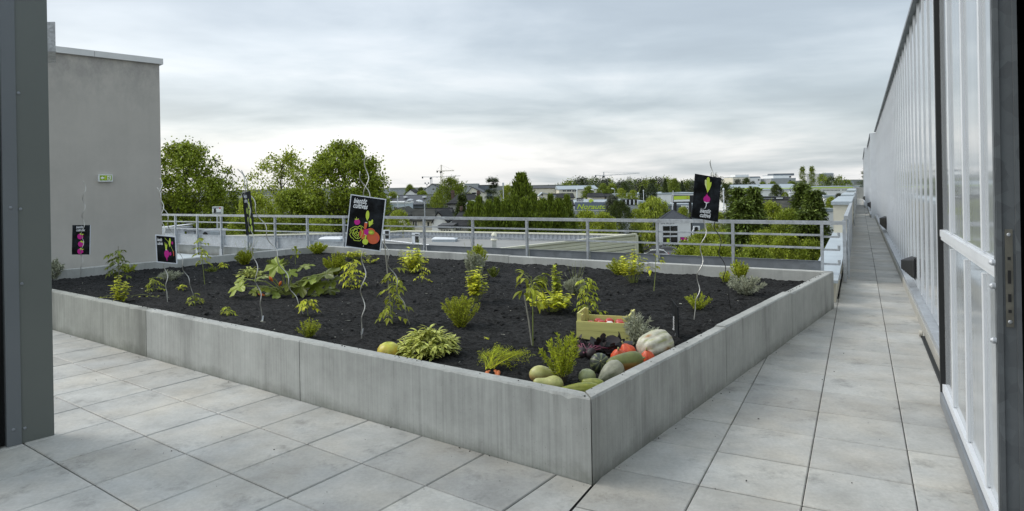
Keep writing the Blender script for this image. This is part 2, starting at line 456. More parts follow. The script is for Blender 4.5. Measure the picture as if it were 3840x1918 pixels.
# ================================================================ steel guard rail behind the bed
rail = thing('guard_railing', 'galvanised steel railing with three horizontal bars running behind the planter', 'railing', RR)
mb = MB(); mb.bar(RL + rdir*1.0 + V((0,0,1.0)), RR - rdir*.03 + V((0,0,1.0)), .05, .05); mb.build('handrail', MT['metal'], rail)
rp = [(3081,), (2747,), (2464,), (2203,), (1975,), (1772,), (1590,), (1425,), (1289,), (1152,), (1031,), (928,), (829,), (740,), (658,)]
posts = []
for (x,) in rp:
    # column on the rail line
    u, v = uv(x, 820); k_ = u/F; r = (k_*RR.y - RR.x)/(rdir.x - k_*rdir.y); posts.append(r)
last = posts[0]
for z in (.83, .655):
    mb = MB(); mb.bar(RL + rdir*1.0 + V((0,0,z)), RR + rdir*last + V((0,0,z)), .022, .026); mb.build('mid_rail', MT['metal'], rail)
for z in (.81, .635, .44, .25):
    mb = MB(); a = RR + rdir*(last-.0) + V((0,0,z)); b = RR + rdir*.05 + V((0,0,z))
    mb.bar(a, b, .022, .026); mb.bar(b + rdir*.011, b + rdir*.011 + V((0,0,.06)), .026, .026); mb.build('return_bar', MT['metal'], rail)
for k, r in enumerate(posts):
    mb = MB(); p = RR + rdir*r
    mb.bar(p + V((0,0,.02)) - rnorm*.0, p + V((0,0,.975)), .012, .055) if False else mb.box(p + V((0,0,.49)), (.035, .05, .97), math.atan2(rdir.y, rdir.x))
    mb.box(p + rnorm*.02 + V((0,0,.09)), (.10, .02, .18), math.atan2(rdir.y, rdir.x))
    mb.build('post', MT['metal'], rail)
ends = [posts[0]-.02] + posts[1:] + [posts[-1]+1.2]
for k, (r0, r1) in enumerate(zip(ends, ends[1:])):
    mb = MB(); z0, z1 = (.27, .505) if k > 8 else (.12, .47)
    mb.obox(RR + rdir*(r0+.02) - rnorm*.045 + V((0,0,z0)), rdir*(r1-r0-.035), -rnorm*.004, V((0,0,z1-z0)))
    mb.obox(RR + rdir*(r0+.02) - rnorm*.045 + V((0,0,z1)), rdir*(r1-r0-.035), rnorm*.02, V((0,0,.006)))
    if k > 8: mb.obox(RR + rdir*(r0+.02) - rnorm*.045 + V((0,0,z0-.03)), rdir*(r1-r0-.035), rnorm*.03, V((0,0,.03)))
    mb.build('kick_plate', MT['metal_d'] if k <= 7 else MT['metal'], rail)  # right-hand bays get the darker metal
kb = MB(); kb.obox(RR + rdir*.3 - rnorm*.10 + V((0,0,-.005)), rdir*21, -rnorm*.12, V((0,0,.23)))
struct(kb.build('edge_kerb', MT['conc2']))
# ================================================================ low parapet, raised parapet blocks, perforated guards along the walkway
def rbox(mb, r0, r1, n0, n1, z0, z1):               # box in walkway coordinates
    mb.obox(W(r0, n0, z0), dr*(r1-r0), nr*(n1-n0), V((0,0,z1-z0)))
R0 = 5.66                                           # walkway r of the railing corner
q = thing('low_parapet', 'low parapet wall with flat pale zinc coping running beside the walkway', 'parapet', W(3.6, -.45))
mb = MB(); rbox(mb, 3.75, 60, -.56, -.29, -1, .262); mb.build('wall', MT['beige'], q)
for k in range(9):
    mb = MB(); rbox(mb, 3.6 + k*1.0 if k else 3.6, 3.6 + (k+1)*1.0 - .004, -.60, -.26, .262, .30); mb.build('coping', MT['zinc'], q)
mb = MB(); rbox(mb, 12.6, 60, -.60, -.26, .262, .30); mb.build('coping', MT['zinc'], q)
for k, (r0, r1, wd, zz) in enumerate(((12.4, 19.0, -.20, 1.05), (22.0, 28.5, -.22, 1.05), (34, 44, -.22, 1.08))):
    q = thing('parapet_block', ('nearest raised beige parapet block with a sloping zinc cap beside the walkway',
              'second raised parapet block with zinc cap, behind the nearest one', 'farthest raised parapet block with zinc cap near the walkway end')[k], 'parapet', W(r0, -.4), 'raised parapet blocks along the walkway')
    mb = MB(); rbox(mb, r0, r1, -.585, wd, .30, zz-.06); mb.build('wall', MT['beige'], q)
    mb = MB(); rbox(mb, r0-.05, r1+.05, -.63, wd+.03, zz-.06, zz+.02); mb.build('cap', MT['zinc'], q)
def perf():
    m, nt, b, out = newmat('perforated_sheet')
    tc = N(nt, 'ShaderNodeTexCoord'); vo = N(nt, 'ShaderNodeTexVoronoi'); vo.inputs['Scale'].default_value = 7; vo.inputs['Randomness'].default_value = .35
    nt.links.new(tc.outputs['Object'], vo.inputs['Vector'])
    c = mixc(nt, ramp(nt, vo.outputs['Distance'], [(.30, 0), (.36, 1)]), (.30,.33,.36), (.56,.59,.62))
    nt.links.new(c, b.inputs['Base Color']); b.inputs['Roughness'].default_value = .45; b.inputs['Metallic'].default_value = .3
    return m
MT['perf'] = perf()
for k, (r0, r1) in enumerate(((R0-.02, 13.3), (19.2, 26.0), (29.5, 44))):
    q = thing('walkway_guard', ('nearest perforated steel guard panel turning the railing corner along the walkway', 'second perforated guard panel farther along the walkway',
              'third perforated guard panel at the far end of the walkway')[k], 'railing', W(r0, -.18), 'perforated guards along the walkway')
    mb = MB(); rbox(mb, r0, r1, -.185, -.178, .10, .97); mb.build('panel', MT['perf'], q)
    mb = MB(); rbox(mb, r0-.03, r1, -.22, -.165, .972, 1.03); mb.build('handrail', MT['metal'], q)
    mb = MB(); rbox(mb, r0-.02, r0+.03, -.176, -.10, .12, .97) if False else rbox(mb, r0-.012, r0+.035, -.176, -.15, .06, .97); mb.build('post', MT['metal'], q)
    if k == 0:
        mb = MB(); rbox(mb, r0-.05, r0+.0, -.24, -.19, .02, .97); mb.build('post', MT['metal'], q)
# end wall
q = MB(); rbox(q, 62.0, 62.3, -.6, 1.2, -.1, 1.02); tag(q.build('end_wall', MT['conc2'], loc=W(62, 0)), 'low concrete wall closing the far end of the walkway', 'wall')
# ================================================================ greenhouse
gh = thing('greenhouse', 'long greenhouse facade of shiny translucent sheets with white vertical ribs', 'greenhouse', W(10, .5))
ZG = 3.64; PLI = M('plinth_stone', (.36,.355,.32), .85, .1, 3)
def facade(r0, r1, n, zt, first, step, deep=7):
    mb = MB(); rbox(mb, r0, r1, n+.03, n+.05, .16, zt); mb.build('wall_sheet', MT['poly'], gh)
    mb = MB(); rbox(mb, r0, r1, n-.03, n+.10, zt, zt+.05); mb.build('eaves_trim', MT['metal_d'], gh)
    mb = MB(); rbox(mb, r0, r1, n-.06, n+.02, -.01, .10); mb.build('plinth', PLI, gh)
    mb = MB(); rbox(mb, r0, r1, n-.05, n+.05, .10, .155); mb.build('sill', MT['metal'], gh)
    r = first; proto = None
    while r < r1 - .05:
        if proto is None:
            mb = MB(); rbox(mb, r-.018, r+.018, n+.018, n+.03, .20, zt); proto = mb.build('mullion', MT['white'], gh)
        else:
            c = proto.copy(); COL.objects.link(c); c.parent = gh; c.location = dr*(r-first)
        r += step
facade(-.2, 26.0, .61, ZG, .35, .61)
facade(26.2, 38.0, .44, 3.55, 26.6, .8)
facade(38.2, 60.0, .30, 3.50, 38.6, 1.6)
for r, n, z in ((26.0, .43, 3.60), (38.0, .29, 3.54)):
    mb = MB(); rbox(mb, r, r+.19, n, n+.30, 0, z); mb.build('corner_post', MT['white'], gh)
mb = MB(); rbox(mb, -9, 60, .70, 9, 3.46, 3.49); mb.build('roof_panel', MT['dark'], gh)
mb = MB(); rbox(mb, -9, 60, 8.0, 8.1, 0, 3.44); mb.build('rear_wall', MT['dark'], gh)
mb = MB(); rbox(mb, 5.5, 5.6, .70, 8.0, 0, 3.4); mb.build('partition_wall', MT['dark'], gh)
for k in range(5):
    mb = MB(); mb.bar(W(-.5+k*.9, 1.2+k*.3, .02), W(.3+k*.9, 1.5+k*.3, 3.1), .05); mb.bar(W(-.5+k*.9, 1.2+k*.3, 2.2+.2*k), W(.9+k*.9, 1.9+k*.3, 2.9), .04); mb.build('roof_strut', MT['metal_d'], gh)
for r0, r1, z0, z1, n in ((4.35, 5.0, .27, .55, .61), (14.6, 16.0, .26, .60, .61), (29.5, 31.2, .30, .6, .44), (44, 46, .30, .6, .30)):
    mb = MB(); k = 12
    for i in range(k):                             # pleated bellows hood, open towards the walkway
        a = r0 + (r1-r0)*i/k; b = r0 + (r1-r0)*(i+1)/k; m_ = (a+b)/2; f0, f1 = .0+.10*i/k, .0+.10*(i+1)/k
        mb.add([W(a, n+.02, z1-.05*i/k), W(a, n-f0, z1-.05-.07*i/k), W(a, n-f0, z0+.05*i/k), W(a, n+.02, z0-.02), W(b, n+.02, z1-.05*(i+1)/k), W(b, n-f1-.012*(i%2), z1-.05-.07*(i+1)/k+.012*(i%2)), W(b, n-f1-.012*(i%2), z0+.05*(i+1)/k), W(b, n+.02, z0-.02)],
               [(0,1,5,4),(1,2,6,5),(2,3,7,6),(0,3,2,1),(4,5,6,7)])
    mb.build('vent_hood', MT['black'], gh)
# sliding door leaf, in front of the facade
dn = .47
door = thing('sliding_door', 'tall sliding greenhouse door with white rails and a galvanised lock edge', 'door', W(-1.3, dn))
DL, DR_ = -.34, -2.54
mb = MB(); rbox(mb, DR_, DL, dn+.03, dn+.045, .10, 3.9); mb.build('panel', MT['poly'], door)
mb = MB(); rbox(mb, DL, DL+.045, dn-.0, dn+.05, .02, 3.9); mb.build('seal', MT['rubber'], door)
mb = MB(); rbox(mb, DR_-.022, DR_, dn-.012, dn+.05, .02, 3.9); mb.build('seal', MT['rubber'], door)
mb = MB(); rbox(mb, DR_, DL, dn+.010, dn+.03, .105, .155); mb.build('bottom_rail', MT['white'], door)
mb = MB(); rbox(mb, DR_, DL, dn-.005, dn+.04, .025, .10); mb.build('kick_rail', MT['metal_d'], door)
mb = MB(); rbox(mb, DR_, DL, dn+.010, dn+.03, 1.168, 1.212); rbox(mb, DR_, DL, dn+.016, dn+.03, 1.145, 1.168); mb.build('mid_rail', MT['white'], door)
for r in (-.85, -1.45, -2.03):
    mb = MB(); rbox(mb, r-.024, r+.024, dn+.017, dn+.03, 1.226, 3.9); rbox(mb, r-.024, r+.024, dn+.017, dn+.03, .161, 1.124); mb.build('mullion', MT['white'], door)
st = MB(); rbox(st, DR_-.055, DR_-.023, dn-.015, dn+.062, .02, 3.9); rbox(st, DR_-.062, DR_-.056, dn-.012, dn+.004, .02, 3.9); rbox(st, DR_-.066, DR_-.056, dn+.046, dn+.060, .02, 3.9)
st = st.build('lock_stile', galv('brushed_stile', (.14,.155,.165), .55, .25, .25, 5), door)
mb = MB(); rbox(mb, DR_-.060, DR_-.0555, dn+.013, dn+.037, .99, 1.36); lp = mb.build('lock_plate', M('old_brass_plate', (.17,.165,.14), .5, .2, 20, metal=.5), st)
mb = MB()
for z, h in ((1.18, .05), (1.10, .03), (1.25, .012), (1.05, .012)): rbox(mb, DR_-.062, DR_-.0595, dn+.020, dn+.030, z-h/2, z+h/2)
mb.build('keyhole', MT['black'], lp)
for z in (1.34, 1.01):
    mb = MB(); mb.lathe(W(DR_-.060, dn+.025, z), [(.006, -.001), (.007, .002), (.004, .004)], 10, -dr); mb.build('screw', MT['metal'], lp)
for z in (1.23, 1.14, .93):
    mb = MB(); mb.lathe(W(DR_-.035, dn-.014, z), [(.012, 0), (.012, .012), (.006, .02)], 10, -nr); mb.build('latch_bolt', MT['metal'], door)
tk = MB()
for n in (.515, .555): rbox(tk, -.35, 2.0, n, n+.010, .0, .014)
rbox(tk, -.35, 2.0, .525, .555, .001, .003)
tk.build('floor_track', MT['rubber'], door)
mb = MB(); mb.lathe(W(1.95, .50, .035), [(.012, 0), (.03, .0), (.03, .022), (.02, .03)], 14, nr); mb.build('roller', M('cream_plastic', (.5,.48,.42), .5), door)
mb = MB(); rbox(mb, DR_-.3, DR_-.18, dn+.35, dn+.45, 0, 3.9); mb.build('jamb', MT['rubber'], door)
# ================================================================ stair tower at the left
TR = at(600, 400, 11.6); TL_ = at(209, 400, 10.5)
td = V((TL_.x-TR.x, TL_.y-TR.y, 0)).normalized(); tb = V((-td.y, td.x, 0))
if tb.y < 0: tb = -tb
T0 = V((TR.x, TR.y, 0)); ZTW = 3.94
tw = thing('stair_tower', 'blank grey rendered stair tower wall at the left behind the planter', 'building', T0)
mb = MB(); mb.obox(T0 + V((0,0,-9)), td*4.2, tb*3.5, V((0,0,9+ZTW-.09))); mb.build('wall', MT['render'], tw)
for a, b in ((-.05, 1.0), (1.005, 4.3)):
    mb = MB(); mb.obox(T0 + td*a - tb*.05 + V((0,0,ZTW-.09)), td*(b-a), tb*.35, V((0,0,.10))); mb.build('coping', M('pale_coping', hx('#cfd0ce'), .5, .06, 3), tw)
def onplane(px, py, p0, nrm, off=0.0):              # point of the picture on a vertical plane
    d = at(px, py, 1.0) - V((0,0,H)); t = (p0 - V((0,0,H))).dot(nrm)/d.dot(nrm)
    return V((0,0,H)) + d*t - nrm*off
def tq(px, py, off): return onplane(px, py, T0, tb, off)
ex = thing('exit_sign', 'small green and white emergency exit sign with a left arrow on the grey tower wall', 'sign', tq(393, 668, 0))
a, b, c = tq(366, 655, 0), tq(419.5, 655.5, 0), tq(366, 682, 0)
mb = MB(); mb.obox(a - tb*.055, b-a, c-a, tb*.05); mb.build('housing', M('white_plastic', (.72,.75,.74), .4), ex)
m_lime = flat('sign_green', hx('#8fae2a')); m_w = flat('sign_white', (.85,.87,.87)); m_lime2 = flat('sign_green_light', hx('#b7cc3f'))
mb = MB()
def sq(x0, y0, x1, y1, o, mi=0):
    mb.mi = mi; mb.poly([tq(x0, y1, o), tq(x1, y1, o), tq(x1, y0, o), tq(x0, y0, o)])
sq(370.5, 658.5, 415.5, 678, .0575); sq(389.5, 659.5, 395, 677.5, .059, 2); sq(399, 660, 411.5, 677.5, .059, 1)
mb.mi = 1; mb.poly([tq(x, y, .059) for x, y in ((373, 668.5), (381, 674.5), (381, 671), (387.5, 671), (387.5, 665.5), (381, 665.5), (381, 662))])
mb.mi = 0
for pl in (((404, 664), (407, 664), (408, 670), (404, 671)), ((404, 671), (407, 670), (411, 676), (409, 677)), ((404, 670), (406, 672), (402, 676), (400, 675)), ((400, 666), (404, 665), (404, 667), (401, 669)), ((404.5, 660.8), (407, 660.8), (407, 663.4), (404.5, 663.4))):
    mb.poly([tq(x, y, .0605) for x, y in pl][::-1])
mb.build('face', [m_lime, m_w, m_lime2], ex)
# ================================================================ cladding corner at the extreme left
K0 = gp(204, 1632); kd = (gp(0, 1685) - K0).normalized(); kn = V((kd.y, -kd.x, 0))
if kn.dot(-K0) < 0: kn = -kn
cl = thing('metal_cladding', 'grey green metal cladding corner with screws at the left edge of the photo', 'cladding', K0)
def kbox(mb, a, b, o0, o1, z0=0.0, z1=3.8): mb.obox(K0 + kd*a + kn*o0 + V((0,0,z0)), kd*(b-a), kn*(o1-o0), V((0,0,z1-z0)))
mb = MB(); kbox(mb, 0, .175, -.05, 0); mb.build('sheet', MT['clad'], cl)
mb = MB(); kbox(mb, .175, .25, -.05, .006); mb.build('edge_trim', MT['clad2'], cl)
mb = MB(); kbox(mb, .25, .285, -.05, -.04); mb.build('recess', MT['clad_d'], cl)
mb = MB(); kbox(mb, .285, .9, -.05, -.003); mb.build('sheet', M('cladding_olive', hx('#5a605a'), .5, .06, 2), cl)
for s_, z in ((.160, 2.2), (.160, 1.47), (.212, 1.48), (.16, 1.0), (.157, .09), (.217, .10), (.16, 3.0)):
    mb = MB(); mb.lathe(K0 + kd*s_ + kn*(.0 if s_ < .175 else .006) + V((0,0,z)), [(.010, 0), (.010, .002), (.007, .005), (.003, .006)], 12, kn); mb.build('screw', MT['metal_d'], cl)
e = at(208, 140, 4.75)
mb = MB(); mb.obox(V((e.x-.9, 4.75, 2.60)), V((.9,0,0)), V((e.x,4.75,0)).normalized()*.5, V((0,0,.215))); mb.build('rail_beam', galv('mottled_galvanised', (.52,.54,.56), .6, .15, .30, 14), cl)

# grit, crumbs of soil and a few fallen leaves on the paving
rn = random.Random(15); gb = MB()
for _ in range(170):
    if rn.random() < .6:
        e_ = rn.choice((0, 3)); t_ = rn.random(); p_ = quad[e_] + (quad[(e_+1) % 4]-quad[e_])*t_ - LN[e_][2]*abs(rn.gauss(.0, .03)) - LN[e_][2]*.008; p_.z = .003
    else:
        p_ = gp(rn.uniform(200, 3300), rn.uniform(1300, 1900)); p_.z = .003
    s_ = rn.choice((.002, .0025, .003, .005)); gb.box(p_, (s_*rn.uniform(.8, 2.2), s_, s_*.6), rn.uniform(0, 6))
o_ = gb.build('paving_grit', M('grit_dark', (.03,.028,.024), .95, .4, 30)); o_['kind'] = 'stuff'
rb = MB()
for _ in range(260):
    e_ = rn.choice((0, 0, 3, 3, 1, 2)); t_ = rn.random(); p_ = quad[e_] + (quad[(e_+1) % 4]-quad[e_])*t_ + LN[e_][2]*rn.uniform(.045, .085); p_.z = ZT + .003
    s_ = rn.choice((.002, .003, .004, .006)); rb.box(p_, (s_*1.4, s_, s_*.8), rn.uniform(0, 6))
o_ = rb.build('soil_crumbs', MT['soil']); o_['kind'] = 'stuff'
cb_ = MB()
for _ in range(1500):
    s, t = rn.random()**1.15, rn.random()
    p = IS[0]*(1-s)*(1-t) + IS[1]*(1-s)*t + IS[3]*s*(1-t) + IS[2]*s*t; r_ = .006 + .020*rn.random()**3
    p.z = soil_fine(p.x, p.y) + r_*.2; ph = rn.uniform(0, 9)
    cb_.lathe(p, [(.001, -r_*.5), (r_*.8, -r_*.3), (r_, .05*r_), (r_*.75, r_*.5), (.001, r_*.7)], 7, V((rn.gauss(0,.4), rn.gauss(0,.4), 1)), lambda a, q: .75 + .35*abs(math.sin(a*1.5 + ph + q*3)))
o_ = cb_.build('soil_clods', MT['soil']); o_['kind'] = 'stuff'
# ================================================================ text and printed boards
def text_shape(txt, size=1.0, shear=.25, off=.02, space=1.0):
    cu = bpy.data.curves.new('lettering', 'FONT'); cu.body = txt; cu.size = size; cu.shear = shear; cu.offset = off; cu.space_character = space
    cu.resolution_u = 3; cu.fill_mode = 'FRONT'
    o = bpy.data.objects.new('lettering', cu); COL.objects.link(o)
    bpy.context.view_layer.update()
    me = bpy.data.meshes.new_from_object(o.evaluated_get(bpy.context.evaluated_depsgraph_get()))
    vs = [(v.co.x, v.co.y) for v in me.vertices]; fs = [tuple(p.vertices) for p in me.polygons]
    bpy.data.objects.remove(o); bpy.data.curves.remove(cu); bpy.data.meshes.remove(me)
    return vs, fs
class Print:
    """flat printing on a board; corners given as three zoom points (tl, tr, bl), p3 as world points"""
    def __init__(s, mb, tl, tr, bl, ztl, ztr, zbl):
        s.mb = mb; s.o = tl; s.ex = tr-tl; s.ey = bl-tl; s.n = s.ex.cross(s.ey).normalized()
        if s.n.dot(V((0,0,H)) - tl) < 0: s.n = -s.n
        s.z = (ztl, ztr, zbl); s.lay = 0
        (x0, y0), (x1, y1), (x2, y2) = s.z
        a, b, c, d = x1-x0, x2-x0, y1-y0, y2-y0; s.inv = (a, b, c, d, a*d-b*c)
    def P(s, x, y, o=0.0):
        a, b, c, d, k = s.inv; X, Y = x-s.z[0][0], y-s.z[0][1]
        u, v = (X*d - Y*b)/k, (a*Y - c*X)/k
        return s.o + s.ex*u + s.ey*v + s.n*(.0012 + o + s.lay*.0006)
    def poly(s, pts, mi): s.mb.mi = mi; s.lay += 1; s.mb.poly([s.P(*p) for p in pts])
    def ell(s, x, y, rx, ry, mi, rot=0.0, k=22):
        c, d = math.cos(rot), math.sin(rot)
        s.poly([(x + rx*math.cos(2*PI*i/k)*c - ry*math.sin(2*PI*i/k)*d, y + rx*math.cos(2*PI*i/k)*d + ry*math.sin(2*PI*i/k)*c) for i in range(k)], mi)
    def line(s, pts, w, mi):
        s.lay += 1; s.mb.mi = mi
        for (x0, y0), (x1, y1) in zip(pts, pts[1:]):
            l = math.hypot(x1-x0, y1-y0) or 1; nx, ny = -(y1-y0)/l*w/2, (x1-x0)/l*w/2; ex, ey = (x1-x0)/l*w*.3, (y1-y0)/l*w*.3
            s.mb.poly([s.P(*p) for p in ((x0+nx-ex, y0+ny-ey), (x1+nx+ex, y1+ny+ey), (x1-nx+ex, y1-ny+ey), (x0-nx-ex, y0-ny-ey))])
    def text(s, txt, x, y, x1, y1, hgt, mi, **kw):      # baseline from (x,y) to (x1,y1), height in zoom units
        vs, fs = text_shape(txt, 1.0, **kw); s.lay += 1; s.mb.mi = mi
        w = max(p[0] for p in vs); dx, dy = (x1-x)/w, (y1-y)/w; l = math.hypot(dx, dy); ux, uy = dy/l, -dx/l
        s.mb.add([s.P(x + p[0]*dx + p[1]*hgt*ux, y + p[0]*dy + p[1]*hgt*uy) for p in vs], fs)
PR = [chalkboard('chalkboard_print'), flat('print_white', (.80,.83,.86)), flat('print_lime', hx('#c3d94c')), flat('print_magenta', hx('#c0228c')),
      flat('print_orange', hx('#d06440')), flat('print_olive', hx('#9db13d')), flat('print_yellow_pale', hx('#dbe4a0'))]
MFR = M('white_frame', (.62,.66,.72), .4, .05)
def board(label, tl, tr, bl, zz, frame=None, thick=.008, cat='sign'):
    c = tl + (tr-tl)/2 + (bl-tl)
    t = thing('garden_sign', label, cat, c, 'black printed garden signs')
    mb = MB(); pr = Print(mb, tl, tr, bl, *zz); n = pr.n
    mb.obox(tl - n*thick, tr-tl, bl-tl, n*thick)
    return t, mb, pr
def frame(t, pr, w, th=.012):
    ex, ey, n = pr.ex.normalized(), pr.ey.normalized(), pr.n; tl = pr.o; X, Y = pr.ex, pr.ey; mb = MB()
    for o, a, b in ((tl - ex*w - ey*w, X + ex*2*w, ey*w), (tl + Y - ex*w, X + ex*2*w, ey*w), (tl - ex*w, ex*w, Y), (tl + X, ex*w, Y)):
        mb.obox(o - n*.008, a, b, n*th)
    mb.build('frame', MFR, t)
# -- framed vegetable sign
Z4 = 5.38
t4, mb, p = board('large black sign in a white frame, tilted, with pumpkin, lettuce and raspberry drawings', at(1318.5, 733, Z4), at(1444.5, 750.5, Z4), at(1298, 923, Z4), ((205,65),(885,160),(95,1092)))
p.text('bientôt', 245, 217, 515, 243, 150, 1, off=.022); p.text('cultivés', 232, 312, 528, 350, 150, 1, off=.022)
p.ell(320, 605, 60, 60, 3); p.poly([(262,550),(300,532),(310,556),(356,530),(340,556),(300,564)], 2); p.line([(306,508),(311,545)], 9, 2)
p.ell(530, 470, 36, 95, 2, .05); p.poly([(506,545),(540,540),(528,592)], 2)
p.poly([(552,590),(600,588),(630,552),(645,580),(632,640),(590,690),(560,708)], 2); p.line([(575,690),(655,632)], 7, 5)
p.poly([(470,622),(532,622),(520,690),(505,745),(455,760),(462,690)], 4); p.ell(503, 618, 25, 9, 1)
p.ell(440, 860, 70, 105, 4, -.3); p.ell(590, 830, 105, 100, 4); p.ell(650, 925, 128, 128, 4); p.line([(708,888),(735,940),(748,1000)], 5, 3)
for sx, sy, pts in ((1, 1, [(455,720),(420,690),(380,678),(345,700),(335,712),(300,692),(240,712),(190,745),(180,800),(195,830),(170,850),(205,920),(245,935),(265,980),(380,988),(405,960)]),
        (1, 1, [(255,790),(225,760),(210,790),(240,870),(300,935),(350,945),(410,900),(432,820),(410,760),(360,735),(290,730),(250,760),(245,820),(265,860)]),
        (1, 1, [(265,855),(250,800),(280,750),(325,758),(330,790),(290,810),(270,850),(300,890),(345,880),(360,820),(320,808),(295,830),(355,890),(330,930)]),
        (1, 1, [(345,715),(360,690),(400,700),(420,730),(400,755)]), (1, 1, [(400,760),(435,800),(430,830)])): p.line(pts, 11, 2)
p.ell(515, 805, 53, 58, 3); p.ell(612, 815, 60, 46, 5, .1); p.ell(603, 818, 34, 22, 2)
p.line([(425,932),(480,920),(515,880)], 9, 2); p.line([(470,850),(515,875),(490,900)], 7, 1)
p.ell(491, 1003, 60, 58, 2); p.poly([(476,960),(490,880),(520,872),(508,955)], 2); p.line([(462,1060),(475,1050),(491,1066),(505,1050),(520,1060)], 6, 2); p.line([(458,1078),(450,1108)], 6, 1)
mb.build('panel', PR, t4); frame(t4, p, .0075)
# -- turnip sign
Z5 = 5.95
t5, mb, p = board('black sign with a magenta turnip and lime leaves, standing above the far railing', at(2606.5, 652, Z5), at(2705, 668.5, Z5), at(2594, 817, Z5), ((285,75),(890,175),(210,1085)))
p.poly([(560,470),(512,330),(508,230),(535,205),(556,240),(560,470)], 6)
p.poly([(570,512),(556,470),(548,320),(552,190),(570,155),(600,155),(622,195),(626,285),(650,265),(664,280),(655,340),(620,430)], 2)
p.poly([(556,512),(562,552),(566,552),(564,512)], 3); p.ell(553, 660, 80, 78, 3); p.ell(553, 585, 25, 34, 3)
p.poly([(485,708),(545,735),(620,730),(580,750),(552,760),(545,820),(520,870),(480,886),(505,865),(530,810),(535,755),(505,735)], 1)
p.text('bientôt', 392, 962, 640, 990, 138, 1, off=.022); p.text('cultivé', 382, 1062, 636, 1095, 138, 1, off=.022)
mb.build('panel', PR, t5)
# -- strawberry sign at the tower wall
Z1 = 9.85
t1, mb, p = board('small black sign with a column of three magenta strawberries in front of the grey tower', at(271.5, 845, Z1), at(338, 845, Z1), at(269, 955.5, Z1), ((365,75),(578,75),(358,438)))
for x, y in ((458,215),(467,308),(460,398)):
    p.ell(x, y, 33, 35, 3); p.ell(x+34, y+2, 6, 16, 3); p.poly([(x-5,y-28),(x+5,y-46),(x+22,y-34),(x+48,y-28),(x+30,y-16),(x+12,y-20)], 2)
p.text('bientôt', 415, 115, 498, 112, 44, 1, off=.018); p.text('cultivées', 415, 150, 520, 150, 42, 1, off=.018)
mb.build('panel', PR, t1); mbf = MB(); n = p.n; mbf.obox(p.o + p.ex - n*.008, p.ex.normalized()*.006, p.ey, n*.009); mbf.build('edge_strip', MFR, t1)
# -- beetroot sign
Z2 = 7.35
t2, mb, p = board('white framed black sign with a magenta beetroot, beside the tower corner', at(586, 884, Z2), at(656, 890.5, Z2), at(591.5, 981, Z2), ((1368,208),(1608,216),(1382,520)))
p.ell(1500, 422, 31, 50, 3); p.poly([(1490,465),(1510,465),(1506,510),(1500,500)], 3); p.ell(1495, 374, 11, 5, 1)
p.poly([(1486,372),(1476,276),(1490,315),(1497,288),(1500,320),(1512,305),(1508,335),(1503,372)], 2); p.line([(1480,232),(1530,280),(1588,392)], 4, 2)
p.poly([(1540,340),(1526,290),(1540,232),(1550,228),(1558,270),(1550,320)], 2); p.poly([(1582,388),(1594,385),(1596,440),(1590,446)], 4)
p.ell(1576, 287, 11, 18, 3); p.ell(1549, 418, 14, 22, 3)
p.text('bientôt', 1382, 272, 1448, 272, 54, 1, off=.018); p.text('cultivés', 1384, 316, 1455, 316, 50, 1, off=.018)
mb.build('panel', PR, t2); frame(t2, p, .010)
# -- bean sign seen almost edge-on
t3, mb, p = board('narrow looking black sign turned edge-on with two columns of lime beans', at(911, 726, 6.12), at(939.5, 715.5, 6.42), at(927, 884, 6.12), ((1120,745),(1225,690),(1190,1238)))
for x, y, k in ((1203,878,1),(1178,948,.8),(1213,972,.9),(1193,1055,.8),(1227,1068,.9),(1209,1162,.8),(1243,1158,.9)): p.ell(x, y, 14*k+1, 48*k, 2 if k > .85 else 5, -.1)
p.ell(1188, 812, 7, 12, 2)
p.text('bientôt', 1126, 800, 1168, 790, 62, 1, off=.022); p.text('cultivés', 1134, 856, 1178, 842, 58, 1, off=.022)
mb.build('panel', PR, t3)
# -- little name board with vertical writing
zl, zr = 5.42, 5.10
t6, mb, p = board('small blank-topped black name board with white vertical script near the right planter wall', at(2518.5, 1125.8, zl), at(2540, 1153, zr), at(2521.6, 1232.6, zl), ((262,175),(408,360),(283,860)))
p.text('Bourgogne', 335, 900, 335, 565, 60, 1, off=.018)
mb.build('panel', PR, t6)
mb = MB(); s_ = soil_pt(2529, 1262); tp = t6.location; mb.tube([s_ - V((0,0,.03)), V((tp.x, tp.y, tp.z + .05)) - p.n*.012], .004, 6)
mb.build('stick', MT['metal'], t6)
# ================================================================ spiral stakes
def stake(label, bx, by, tx, ty, Zt, r=.018, pitch=.27, ph=0.0, mat='spiral_silver', amp_top=1.0):
    b = soil_pt(bx, by); e = at(tx, ty, Zt); ax = e - b; L = ax.length; d = ax.normalized()
    x = d.orthogonal().normalized(); x = (V((1,0,0)) - d*d.x).normalized(); y = d.cross(x)
    pts = []; n = int(L/.022)
    for i in range(n+1):
        s = L*i/n; k = min(1, max(0, (s-.10)/.15)); a = 2*PI*s/pitch + ph
        pts.append(b + d*s + (x*math.cos(a) + y*math.sin(a))*r*k)
    pts.insert(0, b - V((0,0,.05)))
    mb = MB(); mb.tube(pts, .0044, 7)
    o = mb.build('spiral_stake', MT[mat], smooth=True, loc=b); tag(o, label, 'plant stake', 'wavy metal plant stakes'); return o
MT['spiral_silver'] = M('spiral_silver', (.50,.50,.47), .32, .05, metal=.7); MT['spiral_black'] = M('spiral_dark', (.06,.06,.06), .35, .05, metal=.6)
stake('silver wavy stake in front of the three-strawberry sign', 303, 1043, 318, 680, Z1-.14, ph=1)
stake('silver wavy stake with its foot below the beetroot sign', 628, 1134, 601, 668, Z2+.26, ph=0)
stake('silver wavy stake leaning from the seedlings up behind the beetroot sign', 726, 1111, 588, 704, Z2+.3, ph=2)
